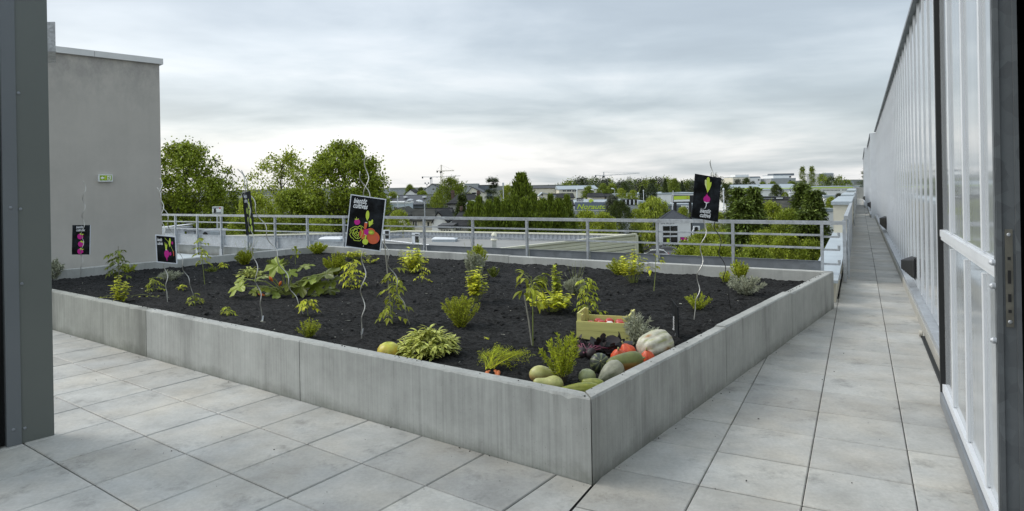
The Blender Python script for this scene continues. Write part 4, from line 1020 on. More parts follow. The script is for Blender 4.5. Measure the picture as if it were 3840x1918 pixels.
squash('marrow', 'second green marrow just behind the one in the corner', 2226, 1440, .040, .16, LONGP, (-.85,.30,.1), lambda a, q, d: mixt(gm, gp_, .3 + nz(a, q)), 5, .08, lift=.034, cat='vegetables')
squash('round_squash', 'small round grey green squash standing on the soil in the front corner', 2202, 1414, .060, .100, [(0,0),(.4,.02),(.75,.12),(.96,.32),(1,.5),(.93,.70),(.72,.88),(.45,.97),(.24,1.0),(.20,.975),(.1,.95),(0,.945)], (.08,-.12,1), lambda a, q, d: mixt((.15,.18,.07), (.34,.37,.18), q*1.2 - .1 + .35*nz(a, q)), lift=.045, grp='squashes heaped in the front corner')
PEAR = [(0,0),(.3,.01),(.7,.07),(.95,.22),(1,.38),(.9,.55),(.68,.72),(.42,.86),(.24,.95),(.16,1)]
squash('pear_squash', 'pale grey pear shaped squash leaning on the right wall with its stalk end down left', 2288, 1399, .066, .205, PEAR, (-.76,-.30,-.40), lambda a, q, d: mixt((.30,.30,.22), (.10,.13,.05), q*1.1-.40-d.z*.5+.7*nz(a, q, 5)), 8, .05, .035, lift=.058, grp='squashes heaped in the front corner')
def dkc(a, q, d):
    s = max(0, math.sin(a*9 + nz(a, q, 4)*1.5))**3
    return mixt((.018,.026,.022), (.20,.23,.10), s*1.0 + .25*nz(a, q, 5))
squash('striped_pumpkin', 'dark green striped pumpkin on its side beside the beetroots', 2249, 1362, .072, .118, ROUND, (-.02,-.92,.42), dkc, 18, .05, .02, cat='pumpkin', lift=.055)
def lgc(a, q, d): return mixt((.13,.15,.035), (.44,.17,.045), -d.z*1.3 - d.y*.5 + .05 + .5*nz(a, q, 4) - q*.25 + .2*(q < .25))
squash('long_squash', 'long olive green and orange squash lying along the right wall', 2342, 1360, .066, .29, [(0,0),(.3,.01),(.62,.06),(.84,.18),(.93,.35),(.98,.55),(1,.72),(.92,.86),(.68,.95),(.35,.99),(.1,1)], (.90,.42,.06), lgc, 0, 0, .03, lift=.06, grp='squashes heaped in the front corner')
ONION = [(0,0),(.45,.03),(.82,.15),(1,.36),(.95,.55),(.72,.74),(.42,.88),(.22,.96),(.10,1)]
rc = lambda a, q, d: mixt((.58,.055,.022), (.66,.12,.03), .5 + nz(a, q))
for lb, px, py, r, ax in (('red orange onion squash on its side behind the long olive squash', 2320, 1336, .062, (-.1,-.45,.75)), ('red orange onion squash nearest the beetroot leaves, behind the other two', 2352, 1318, .066, (-.45,-.05,.85)), ('red orange onion squash wedged between the white pumpkin and the right wall', 2428, 1340, .056, (-.15,-.25,1))):
    squash('onion_squash', lb, px, py, r, r*2.0, ONION, ax, rc, 8, .06, .025, cat='pumpkin', lift=.04, grp='red onion squashes')
def wht(a, q, d):
    k = nz(a, q, 2.2, 3); s = noise.noise(V((a*5, q*22, 3)))
    c = mixt((.43,.42,.33), (.55,.54,.45), .5+k)
    if .25 < q < .75: c = mixt(c, (.36,.37,.16), max(0, s-.02)*3.4)
    c = mixt(c, (.35,.17,.05), max(0, nz(a, q, 3, 9)-.30)*3)
    return mixt(c, (.35,.38,.18), max(0, math.sin(a*2+1.2))**8*.8*(q > .3))
squash('white_pumpkin', 'big cream white ribbed pumpkin with green flecks leaning on the right wall', 2456, 1298, .116, .285, [(0,0),(.35,.015),(.66,.07),(.85,.17),(.93,.3),(.97,.45),(1,.62),(.96,.76),(.82,.88),(.55,.965),(.25,.995),(0,1)], (.88,.40,.22), wht, 9, .10, cat='pumpkin', lift=.082, k=72)
squash('orange_pumpkin', 'yellow orange pumpkin half hidden behind the front wall beside the sage', 1458, 1322, .094, .155, [(0,0),(.45,.015),(.78,.09),(.96,.28),(1,.48),(.94,.68),(.76,.85),(.48,.96),(.26,.99),(.20,.965),(.08,.95),(0,.95)], (.05,-.05,1), lambda a, q, d: mixt((.62,.24,.035), (.50,.52,.055), q*1.7-.15+.25*nz(a, q)), 10, .025, cat='pumpkin', lift=.055)
# ================================================================ wooden crate with tomatoes
cr0 = soil_pt(2162, 1268); cr1 = soil_pt(2347, 1274); S = cr0.y/F
cw = (cr1-cr0); cw.z = 0; Lc = cw.length; cx = cw.normalized(); cy = V((-cx.y, cx.x, 0)); cy = (cy*.94 + cx*.34).normalized(); cy = V((-cx.y, cx.x, 0))*1.0
# turn the crate a little so that its right end is seen
cx = V((math.cos(-.34), math.sin(-.34), 0)); cy = V((-cx.y, cx.x, 0)); Lc *= 1.10
zb = cr0.z - .012; hb = 70*S; he = 98*S; dp = .30
crate = thing('wooden_crate', 'pale yellow wooden crate with handle slots standing on the soil', 'crate', V((cr0.x, cr0.y, zb)))
def woodmat():
    m, nt, b, out = newmat('crate_pine')
    n1 = ramp(nt, noisef(nt, 1, 5, .6, (4, 4, 60)), [(.3, .86), (.7, 1.08)])
    kn = ramp(nt, noisef(nt, 7, 2, .5), [(.22, .35), (.27, 1)])
    c = mixc(nt, 1.0, mixc(nt, 1.0, (.60,.57,.20), n1, 'MULTIPLY'), kn, 'MULTIPLY'); nt.links.new(c, b.inputs['Base Color']); b.inputs['Roughness'].default_value = .7
    return m
WD = woodmat()
O = V((cr0.x, cr0.y, zb))
def cbox(mb, x0, x1, y0, y1, z0, z1): mb.obox(O + cx*x0 + cy*y0 + V((0,0,z0)), cx*(x1-x0), cy*(y1-y0), V((0,0,z1-z0)))
mb = MB(); cbox(mb, 0, Lc, 0, .011, 0, hb*.50-.001); cbox(mb, 0, Lc, .0005, .011, hb*.50+.001, hb*.98); mb.build('front_board', WD, crate)
mb = MB(); cbox(mb, 0, Lc, dp-.011, dp, 0, hb*.98); mb.build('back_board', WD, crate)
mb = MB(); cbox(mb, .003, Lc-.003, .012, dp-.012, .004, .012); mb.build('base_board', WD, crate)
for x in (.003, Lc-.016):
    mb = MB(); xs = (x, x+.013); z0, z1 = hb*.0+.02, he
    for a, b, c, d in ((.0115, dp-.0115, z0, z1-.042), (.0115, dp*.33, z1-.042, z1-.020), (dp*.67, dp-.0115, z1-.042, z1-.020), (.0115, dp-.0115, z1-.020, z1)):
        cbox(mb, xs[0], xs[1], a, b, c, d)
    mb.build('end_panel', WD, crate)
for x in (.0165, Lc-.0365):
    for y in (.0115, dp-.032):
        mb = MB(); cbox(mb, x, x+.020, y, y+.020, .013, he*.97); mb.build('corner_post', WD, crate)
mb = MB()
for x, z in ((Lc-.025, .035), (Lc-.02, hb*.6)): mb.lathe(O + cx*x - cy*.001 + V((0,0,z)), [(.005, -.002), (.005, .002), (.002, .003)], 8, -cy)
mb.build('nail', MT['black'], crate)
rn = random.Random(4); RED = M('tomato_red', (.42,.035,.02), .25, .15, 10); PALE = M('onion_white', (.75,.70,.66), .35, .05)
TS = [(.09,.10,.036),(.17,.13,.04),(.245,.10,.038),(.32,.14,.04),(.37,.09,.035),(.13,.21,.036),(.22,.22,.04),(.30,.22,.036)]
for i, (x, y, r) in enumerate(TS):
    x *= Lc/.42; c = O + cx*x + cy*y + V((0,0,hb*.98 - .040)); mb = MB()
    mb.lathe(c, [(.0005,-r*.85),(r*.6,-r*.72),(r*.98,-r*.1),(r*.9,r*.4),(r*.5,r*.78),(.0005,r*.72)], 18)
    wh = (i == 2)
    o = mb.build('onion' if wh else 'tomato', PALE if wh else RED, smooth=True, loc=c)
    if wh: tag(o, 'white onion in the middle of the wooden crate between the tomatoes', 'onion')
    else: tag(o, 'red tomato lying in the wooden crate', 'tomato', 'tomatoes in the wooden crate')
# plant tags and small stray bits
for px, py, lb in ((985, 1205, 'white plant tag at the foot of the bean sign stake'), (1357, 1255, 'white plant tag tied to the stake below the large framed sign')):
    b = soil_pt(px, py); mb = MB(); mb.obox(b + V((-.008, -.01, .0)), V((.016,0,.004)), V((0,.002,0)), V((.008,.0,.05))); tag(mb.build('plant_tag', MT['white'], loc=b), lb, 'plant tag')
# ================================================================ town below: ground, roads, hills
ZGR = -9.0
def groundmat():
    m, nt, b, out = newmat('town_ground')
    c = mixc(nt, ramp(nt, noisef(nt, .02, 5, .6), [(.42, 0), (.55, 1)]), (.06,.085,.025), (.13,.13,.125))
    c = mixc(nt, 1.0, c, ramp(nt, noisef(nt, .4, 5, .6), [(.3, .75), (.7, 1.2)]), 'MULTIPLY')
    nt.links.new(c, b.inputs['Base Color']); b.inputs['Roughness'].default_value = .95; return m
mb = MB(); mb.poly([(-5000,-800,ZGR),(5000,-800,ZGR),(5000,5200,ZGR),(-5000,5200,ZGR)])
struct(mb.build('ground', groundmat()))
MT['asph'] = M('asphalt', (.085,.087,.092), .9, .15, .6, .2, 20)
MT['asph_l'] = M('light_asphalt', (.21,.215,.22), .9, .1, .5)
MT['grass'] = M('lawn', (.10,.16,.025), .9, .3, .8)
def gz(px, py, z=ZGR): return gp(px, py, z)
def patch(name, pts, mat, dz, kind='structure'):
    mb = MB(); q = [gz(x, y, ZGR+dz) for x, y in pts]; mb.poly(q[::-1]); o = mb.build(name, MT[mat]); o['kind'] = kind; return o
patch('parking_lot', [(560,842),(700,834),(800,828),(880,832),(930,850),(930,1000),(560,1000)], 'asph', .012)
patch('lawn', [(700,800),(900,800),(905,826),(800,826),(700,832)], 'grass', .008)
patch('road', [(2300,885),(2500,875),(2500,905),(2440,905),(2300,912)], 'asph_l', .012)
patch('side_road', [(2250,912),(2600,912),(2760,960),(2800,1010),(2250,1010)], 'asph', .008)
patch('grass_verge', [(2380,906),(2475,898),(2475,911),(2380,916)], 'grass', .018)
patch('car_park', [(2690,752),(2860,748),(2900,820),(2690,835)], 'asph_l', .008)
patch('pavement', [(2425,920),(2480,918),(2480,932),(2440,934)], 'asph_l', .10)
mb = MB(); n = 60; rows = 5
for j in range(rows):
    for i in range(n+1):
        x = -3600 + 7200*i/n; prof = (0, .7, 1, .7, 0)[j]
        mb.v.append((x, 2300 + j*350, ZGR - .5 + prof*(21 + 9*noise.noise(V((x*.0016, 3, 0))) + 3*noise.noise(V((x*.008, 3, 0))))))
for j in range(rows-1):
    for i in range(n):
        a = j*(n+1)+i; mb.f.append((a, a+1, a+n+2, a+n+1)); mb.m.append(0)
struct(mb.build('distant_hills', M('hill_woods', (.045,.055,.045), .95, .3, .01)))
# ================================================================ trees
TL = {}
def tleaf(name, col, var=.4, trans=.3, hue=(1.15,1.05,.8)): TL[name] = leafmat('foliage_' + name, col, var, hue, trans, .55)
tleaf('plane', (.23,.30,.034)); tleaf('light', (.30,.37,.042)); tleaf('mid', (.18,.24,.032)); tleaf('dark', (.070,.10,.022), .45, .12)
tleaf('conifer', (.115,.16,.024), .45, .15, (1.6,1.5,.8)); tleaf('spruce', (.11,.155,.032), .45, .12, (1.35,1.3,.9)); tleaf('cedar', (.062,.085,.04), .4, .12, (1.3,1.3,1.0))
tleaf('shrub', (.28,.35,.038)); tleaf('far', (.115,.16,.042), .35, .15, (1.2,1.1,.9)); tleaf('fargrey', (.10,.115,.08), .3, .15, (1.1,1.05,1.0)); tleaf('hedge', (.06,.09,.015), .4, .15)
BARK = M('tree_bark', (.075,.068,.055), .9, .3, 6)
def fol(mb, rn, c, n, sg, ls, mode, up):
    for _ in range(n):
        p = c + V((rn.gauss(0, sg), rn.gauss(0, sg), rn.gauss(0, sg*.8)))
        if mode == 'broad': d = rv(rn); nn = (rv(rn) + V((0,0,1.3))).normalized()
        else:
            o = V((p.x, p.y, 0)); o = o.normalized() if o.length > 1e-4 else V((1,0,0))
            d = (o*(.8 if mode != 'up' else .35) + V((0,0,up)) + rv(rn)*.45).normalized(); nn = (V((0,0,1)) + rv(rn)*.6).normalized()
        l = ls*rn.uniform(.6, 1.3); lf(mb, p, d, nn, l, l*(.75 if mode == 'broad' else .34), .1)
def crown(seed, prof, R, z0, nl, npl, sg, ls, mode='broad', up=.3, shell=.55, limbs=18, tr=.018, whorl=0):
    """unit tree of height 1: crown and trunk builders"""
    rn = random.Random(seed); cr, tk = MB(), MB()
    tk.tube([V((0,0,-.02)), V((.004,.003,.3)), V((-.004,.004,.62)), V((.0,.0,.93))], [tr, tr*.75, tr*.45, tr*.1], 7)
    for i in range(nl):
        if whorl: t = min(1, (math.floor(rn.random()*whorl) + rn.gauss(.5, .10))/whorl)
        else: t = rn.random()
        r = prof(t)*R; a = rn.uniform(0, 2*PI); q = (shell + (1-shell)*rn.random()) if rn.random() < .8 else rn.random()
        q *= 1 + .14*noise.noise(V((math.cos(a)*2, math.sin(a)*2, t*5 + seed)))*1.6
        dz = -.10*r if mode == 'droop' else 0
        c = V((math.cos(a)*r*q, math.sin(a)*r*q, z0 + (1-z0)*t*.985 + dz*q))
        fol(cr, rn, c, npl, sg*(.6 + .6*rn.random())*(1 if mode == 'broad' else (.55 + .6*prof(t))), ls, mode, up)
        if i < limbs:
            b = V((0, 0, max(.12, c.z - r*q*(.8 if mode == 'broad' else .1)))); tk.tube([b, b*.5 + c*.5 + V((0,0,.015)), c], [tr*.4, tr*.22, tr*.06], 5)
    return cr, tk
egg = lambda t: max(.02, math.sin(PI*min(1, t*.86 + .12)))**.6
cone = lambda t: max(.02, (1-t)**.85)
fat = lambda t: max(.03, (1-t**1.9))*min(1, .75 + t)
colm = lambda t: max(.05, math.sin(PI*(t*.9 + .08)))**.45
cedr = lambda t: (1-t*.75)*(.75 + .35*math.sin(t*22))
umb = lambda t: max(.05, min(1, t*2.2)*(1 - max(0, t-.55)*1.5))
weep = lambda t: max(.05, math.sin(PI*(t*.7 + .28)))**.5
PROTO = {}
def proto(key, leafs, *a, **k):
    cr, tk = crown(*a, **k); PROTO[key] = (cr, tk, leafs)
proto('plane_a', 'plane', 11, egg, .40, .16, 220, 120, .037, .023, limbs=60); proto('plane_b', 'plane', 12, egg, .41, .14, 240, 120, .036, .023, limbs=60)
proto('plane_thin', 'light', 13, egg, .40, .16, 130, 80, .046, .023, limbs=50)
proto('broad_a', 'mid', 14, egg, .40, .10, 150, 70, .050, .036); proto('broad_b', 'mid', 15, egg, .44, .12, 150, 70, .052, .036)
proto('leyland', 'conifer', 16, fat, .26, .01, 240, 60, .040, .046, mode='up', up=1.0, shell=.7, limbs=4); proto('leyland_b', 'conifer', 17, fat, .30, .01, 240, 60, .040, .046, mode='up', up=1.0, shell=.7, limbs=4)
proto('spruce', 'spruce', 18, cone, .34, .02, 280, 60, .036, .040, mode='droop', up=-.12, shell=.35, limbs=30, whorl=15); proto('spruce_b', 'spruce', 28, fat, .30, .02, 280, 60, .038, .040, mode='droop', up=-.05, shell=.4, limbs=30, whorl=13)
proto('cedar', 'cedar', 19, cedr, .36, .12, 150, 50, .040, .034, mode='flat', up=.05, shell=.4, limbs=40, whorl=8); proto('poplar', 'mid', 20, colm, .13, .05, 110, 50, .030, .030, mode='up', up=1.2, limbs=10)
proto('pine', 'dark', 21, egg, .40, .14, 150, 85, .046, .032, mode='up', up=.6, limbs=40); proto('umbrella', 'cedar', 22, umb, .42, .35, 70, 44, .045, .040, mode='flat', up=.1, limbs=26, whorl=5)
proto('willow', 'light', 23, weep, .42, .08, 170, 70, .048, .05, mode='droop', up=-1.3, limbs=26); proto('bush', 'shrub', 24, egg, .55, .0, 190, 80, .050, .034, limbs=24, shell=.5)
proto('bush_b', 'shrub', 25, egg, .60, .0, 180, 80, .052, .036, limbs=20, shell=.5); proto('far_a', 'far', 26, egg, .45, .05, 60, 40, .075, .055, limbs=6); proto('far_b', 'far', 27, egg, .52, .0, 60, 40, .08, .058, limbs=6)
MESH = {}
def tree(kind, pk, label, x, ytop, wpx, Z, leafs=None, group=None, yb=None, rz=None, cat='tree'):
    cr, tk, lm = PROTO[pk]; lm = leafs or lm; key = (pk, lm)
    top = at(x, ytop, Z); zb = ZGR if yb is None else at(x, yb, Z).z; hh = top.z - zb; X = top.x
    if key not in MESH:
        t = thing(kind, label, cat, (0,0,0))
        a = cr.build('crown', TL[lm], t)
        if pk in ('plane_a','plane_b'): pass
        b = tk.build('trunk', BARK, t); MESH[key] = (a.data, b.data)
        Rr = max(math.hypot(p[0], p[1]) for p in cr.v[::7]); PROTO[pk] = (cr, tk, PROTO[pk][2]); OFFR[pk] = sorted(math.hypot(p[0], p[1]) for p in cr.v[::5])[int(len(cr.v[::5])*.95)]
    else:
        t = thing(kind, label, cat, (0,0,0))
        for nm, me in zip(('crown', 'trunk'), MESH[key]):
            o = bpy.data.objects.new(nm, me); COL.objects.link(o); o.parent = t
    t.location = (X, Z, zb); s = wpx*Z/F/2/OFFR[pk]; half = wpx*Z/F/2
    sz = min(hh, half*ASPECT.get(pk.split('_')[0], 9.0))
    for c in t.children:
        if c.name.startswith('crown'): c.scale = (s, s, sz); c.location = (0, 0, hh - sz)
        else: c.scale = (s*.8, s*.8, hh*.97)
    t.rotation_euler = (0, 0, rz if rz is not None else (x*.37) % 6.28)
    if group: t['group'] = group
    return t
OFFR = {}; ASPECT = {'bush': 2.6, 'broad': 3.2, 'far': 2.6, 'pine': 3.4, 'willow': 3.4, 'cedar': 3.6, 'spruce': 5.5, 'leyland': 5.5}
def T(kind, pk, label, x, yt, w, Z, leafs=None, group=None, yb=None, **k): return tree(kind, pk, label, x, yt, w, Z, leafs, group, yb, **k)
# left group behind the railing
T('plane_tree', 'plane_a', 'big leafy plane tree right beside the grey tower', 695, 545, 330, 95)
T('plane_tree', 'plane_thin', 'thin crowned pale plane tree with sky showing through, between the two dense ones', 1052, 573, 275, 112)
T('plane_tree', 'plane_b', 'big dense plane tree behind the large framed sign', 1292, 543, 325, 92)
T('tree', 'broad_b', 'dark rounded tree left of the edge-on bean sign, behind the billboard', 872, 742, 110, 150, 'dark')
T('tree', 'broad_a', 'dark low tree behind the car park beside the billboard', 812, 752, 90, 170, 'dark')
T('tree', 'bush', 'light green broad bush behind the edge-on bean sign', 955, 735, 190, 84, 'light')
T('tree', 'bush_b', 'mid green tree below the thin plane tree', 1090, 720, 200, 90, 'plane')
T('tree', 'bush', 'olive green tree filling the gap left of the dense plane tree', 1180, 735, 180, 96, 'plane')
T('tree', 'bush_b', 'shaded undergrowth tree at the foot of the dense plane tree', 1300, 740, 280, 96, 'mid')
T('tree', 'bush', 'shaded undergrowth tree at the foot of the plane tree beside the tower', 650, 740, 170, 99, 'mid')
T('shrub', 'bush_b', 'shrub seen through the railing below the bean sign', 905, 815, 150, 80, 'plane')
T('shrub', 'bush', 'yellow green shrub seen through the railing left of the framed sign', 1195, 822, 130, 72)
T('shrub', 'bush', 'yellow green tree in front of the white gabled house', 1492, 793, 110, 70, 'shrub')
T('tree', 'broad_a', 'rounded tree behind the right side of the dense plane tree', 1425, 735, 90, 130, 'mid')
T('tree', 'broad_b', 'small round tree right of the dense plane tree, in front of white sheds', 1472, 722, 60, 150, 'plane')
# middle
T('tree', 'broad_a', 'pointed leafy tree behind the small white gable under the cranes', 1538, 694, 40, 215, 'mid')
T('tree', 'broad_b', 'round dark tree right of the small white gable', 1578, 704, 34, 205, 'dark')
T('hedge_tree', 'bush', 'low wide green hedge trees above the big slate roof', 1585, 718, 60, 180, 'plane')
T('pine_tree', 'pine', 'big dark pine under the tower cranes', 1690, 673, 165, 118, 'mid')
T('tree', 'bush', 'light tree left of the dark pine above the slate roof end', 1640, 722, 50, 125, 'light')
T('spruce_tree', 'spruce_b', 'dark spruce in front of the manor house roof', 1733, 727, 105, 82, 'dark')
T('cedar_tree', 'cedar', 'grey green layered cedar right of the manor chimneys', 1850, 664, 110, 108)
T('cypress_tree', 'leyland_b', 'tall bright cypress with a thin spire behind the conifer hedge', 1955, 657, 165, 98)
T('tree', 'broad_a', 'pale tree between the cedar and the cypress', 1900, 697, 50, 150, 'light')
for i, (x, y, w_, z) in enumerate(((1768,764,110,77),(1796,744,95,74),(1832,762,120,70),(1862,748,90,75),(1898,760,120,70),(1932,742,95,75),(1968,752,120,71),(2000,732,90,74),(2034,756,120,70),(2064,734,88,75),(2096,756,120,71),(2126,738,90,73))):
    T('conifer', ('leyland','leyland_b')[i % 2], 'bright tipped conifer in the tall hedge behind the flat roof', x, y, w_, z, group='conifers of the tall hedge behind the flat roof')
T('tree', 'bush_b', 'broad yellow green tree in front of the blue-grey store sign', 2195, 797, 150, 82, 'shrub')
T('tree', 'bush', 'light green tree right of the one in front of the store sign', 2262, 800, 120, 78, 'light')
T('tree', 'broad_a', 'sparse grey green tree right of the store sign', 2300, 735, 70, 100, 'fargrey')
T('pine_tree', 'pine', 'dark dense pine right of the store sign', 2322, 757, 120, 86, 'dark')
T('tree', 'bush', 'small yellow green tree between the dark pine and the willow', 2385, 786, 60, 92, 'shrub')
T('willow_tree', 'willow', 'weeping willow left of the play house', 2452, 740, 150, 110, 'light')
T('tree', 'broad_a', 'small lime tree behind the pyramid roof of the play house', 2560, 778, 50, 118, 'shrub')
T('shrub', 'leyland', 'dark narrow shrub at the corner of the cream ribbed wall', 2397, 890, 26, 66, 'dark')
# belt of trees on the horizon
rn = random.Random(31)
for i in range(26):
    x = 2090 + i*24 + rn.uniform(-7, 7); y = (688, 684, 680, 676, 673, 677, 674, 672, 672)[i % 9] + (14 if i < 2 else 0) + rn.uniform(-3, 3)
    T('tree', ('far_a','far_b')[i % 2], 'tree of the wooded belt on the skyline left of the turnip sign', x, y, rn.uniform(74, 100), 330 + rn.uniform(-15, 25), ('far','fargrey','mid')[i % 3], 'trees of the wooded belt on the skyline')
for kind, pk, lb, x, y, w_, z, lm in (('spruce_tree','spruce','pointed dark spruce sticking out of the skyline belt above the store sign',2183,671,20,300,'dark'),
    ('umbrella_pine','umbrella','umbrella shaped pine standing above the skyline belt',2360,660,28,300,'cedar'), ('tree','broad_a','rounded tree above the long white store roof, left one of three',2205,700,52,205,'mid'),
    ('tree','broad_b','dark tree right of the gabled house above the store sign',2262,690,50,210,'mid'), ('tree','broad_a','yellow green tree in the middle of the hill behind the store',2293,692,48,212,'plane'),
    ('tree','broad_b','dark rounded tree on the hill behind the store, right of the yellow green one',2338,686,40,208,'dark'), ('tree','bush','pale bush above the white store parapet',2330,709,44,170,'light'),
    ('tree','bush','pale bush right of the pale one above the white store parapet',2372,716,50,172,'shrub'), ('spruce_tree','spruce_b','grey spruce behind the white store parapet, left of the big dark cedar',2408,696,34,175,'cedar'),
    ('cedar_tree','cedar','big dark flat topped cedar on the hill behind the white store',2446,671,62,215,'dark'), ('tree','broad_b','dense round dark tree in front of the flat topped cedar',2440,690,48,180,'cedar'),
    ('spruce_tree','spruce','slim dark spruce right of the flat topped cedar',2494,670,32,200,'dark'), ('tree','broad_a','tall leafy tree right of the slim spruce',2527,672,44,205,'mid'),
    ('spruce_tree','spruce_b','small dark conifer left of the turnip sign',2557,678,22,230,'cedar'), ('umbrella_pine','umbrella','dark umbrella pine peeping over the top edge of the turnip sign',2676,645,44,230,'dark'),
    ('tree','broad_a','dark tree at the right edge of the turnip sign',2722,690,50,150,'dark'), ('tree','far_a','small light tree far right of the turnip sign before the flats',2737,687,40,330,'mid'),
    ('tree','broad_b','grey green tree in front of the cream flats',2766,674,34,300,'fargrey'), ('tree','broad_a','dark round tree in front of the cream flats',2798,669,32,310,'dark'),
    ('tree','far_b','grey tree right of the dark round one before the flats',2822,681,28,310,'fargrey'), ('hedge_tree','bush','low dark trees between the two blocks of flats, left',2860,684,40,330,'mid'),
    ('hedge_tree','bush_b','low dark trees between the two blocks of flats, right',2898,683,46,335,'mid'), ('tree','bush','green trees under the second block of flats',2968,682,56,330,'mid'),
    ('poplar_tree','poplar','left one of the two tall poplars on the skyline',3008,627,27,340,'mid'), ('poplar_tree','poplar','right one of the two tall poplars on the skyline',3043,626,28,335,'mid'),
    ('tree','far_a','light green tree right of the poplars before the grey flats',3085,656,56,330,'plane'), ('tree','far_b','dark tree in the clump right of the poplars',3118,664,50,320,'dark'),
    ('tree','far_a','mid green tree at the right end of the clump beside the poplars',3150,664,58,335,'mid'), ('tree','far_b','low green tree right end of the skyline before the cedar',3178,678,44,335,'plane'),
    ('tree','broad_a','dark round tree in front of the long white hall',2912,693,46,135,'dark'), ('tree','bush','dark grey shrubs before the window row of the long hall',3082,722,56,140,'fargrey'),
    ('tree','bush_b','dark shrubs near the walkway parapet before the long hall',3145,728,44,120,'fargrey'), ('tree','bush','small green tree right of the dark round tree before the hall',2945,722,26,132,'plane'),
    ('cedar_tree','cedar','dark cedar sticking out left of the greenhouse corner',3250,636,92,150,'dark')):
    T(kind, pk, lb, x, y, w_, z, lm)
# conifers and shrubs close to the building at the right
for kind, pk, lb, x, y, w_, z, lm, yb in (('spruce_tree','spruce','dark spruce behind the right of the turnip sign, left of the conifer group',2770,702,230,62,'spruce',None), ('spruce_tree','spruce','spruce with a pointed tip in the middle of the left conifer group',2826,700,210,56,'spruce',None),
    ('spruce_tree','spruce_b','wide bright tipped spruce at the front of the left conifer group',2785,748,240,46,'spruce',None), ('tree','broad_a','feathery light tree between the two conifer groups',2888,762,110,60,'light',None),
    ('spruce_tree','spruce','tallest spruce of the right conifer group',3008,687,240,60,'spruce',None), ('spruce_tree','spruce_b','dense spruce right of the tallest one',3048,708,200,54,'spruce',None),
    ('spruce_tree','spruce_b','front spruce of the right conifer group beside the guard',3030,785,260,44,'spruce',None), ('tree','broad_b','leafy green tree in front of the right conifer group',2955,788,110,48,'plane',None),
    ('tree','broad_a','small light tree beside the beige parapet block',3117,741,44,72,'light',None),
    ('shrub','bush','yellow green shrub right of the play house',2625,872,130,64,'shrub',None), ('shrub','bush_b','broad green shrub below the play house hedge',2590,915,190,52,'shrub',None), ('shrub','bush','green shrub behind the black stake',2720,868,150,50,'shrub',None),
    ('shrub','bush_b','green shrub left of the railing post at the right',2700,925,180,42,'shrub',None), ('shrub','bush','bright shrub right of the black stake',2862,868,150,44,'shrub',None), ('shrub','bush_b','bright shrub in front of the right conifer group',2945,888,170,40,'shrub',None),
    ('shrub','bush','olive shrub at the corner of the parapet coping',3040,905,150,42,'plane',None), ('shrub','bush_b','low shrub behind the kick plate in the middle of the right bay',2835,930,190,38,'plane',None), ('shrub','bush','shrub right of the white stake near the kick plate',2640,925,110,47,'light',None),
    ('shrub','bush_b','small lime shrub in front of the white air conditioning units',2690,800,90,90,'shrub',None)):
    T(kind, pk, lb, x, y, w_, z, lm, None, yb)
# ================================================================ houses
WALL = {'cream': M('cream_wall', hx('#d6d2c2'), .85, .06, .6), 'white': M('white_wall', hx('#e6e7e6'), .8, .05, .4), 'grey': M('grey_wall', hx('#9fa3a5'), .8, .08, .5), 'greyd': M('dark_grey_wall', hx('#6b7178'), .75, .1, .6),
        'blue': M('pale_blue_wall', hx('#c4cfd6'), .6, .04, .6), 'beige': M('beige_wall', hx('#c9c2ae'), .85, .06, .6), 'plaster': M('old_plaster', hx('#b2b0ab'), .9, .1, 1.2)}
def slate(name, col, sc=3): return M(name, col, .9, .38, .9, .3, 6, spec=.2, dist=.1)
ROOF = {'slate': slate('slate_roof', (.030,.031,.033)), 'moss': slate('mossy_roof', (.060,.060,.052)), 'steel': M('steel_roof', (.042,.047,.056), .6, .1, .6), 'light': M('light_roof', hx('#9aa4aa'), .5, .08, .4), 'dark': M('dark_flat_roof', (.05,.052,.056), .8, .2, .5), 'white': WALL['white']}
GLASS = M('dark_window', (.018,.02,.022), .15, .3, .5, spec=.6); WFR = M('window_frame', (.7,.7,.68), .5)
BRICK = M('brick_chimney', (.13,.085,.07), .9, .35, 4)
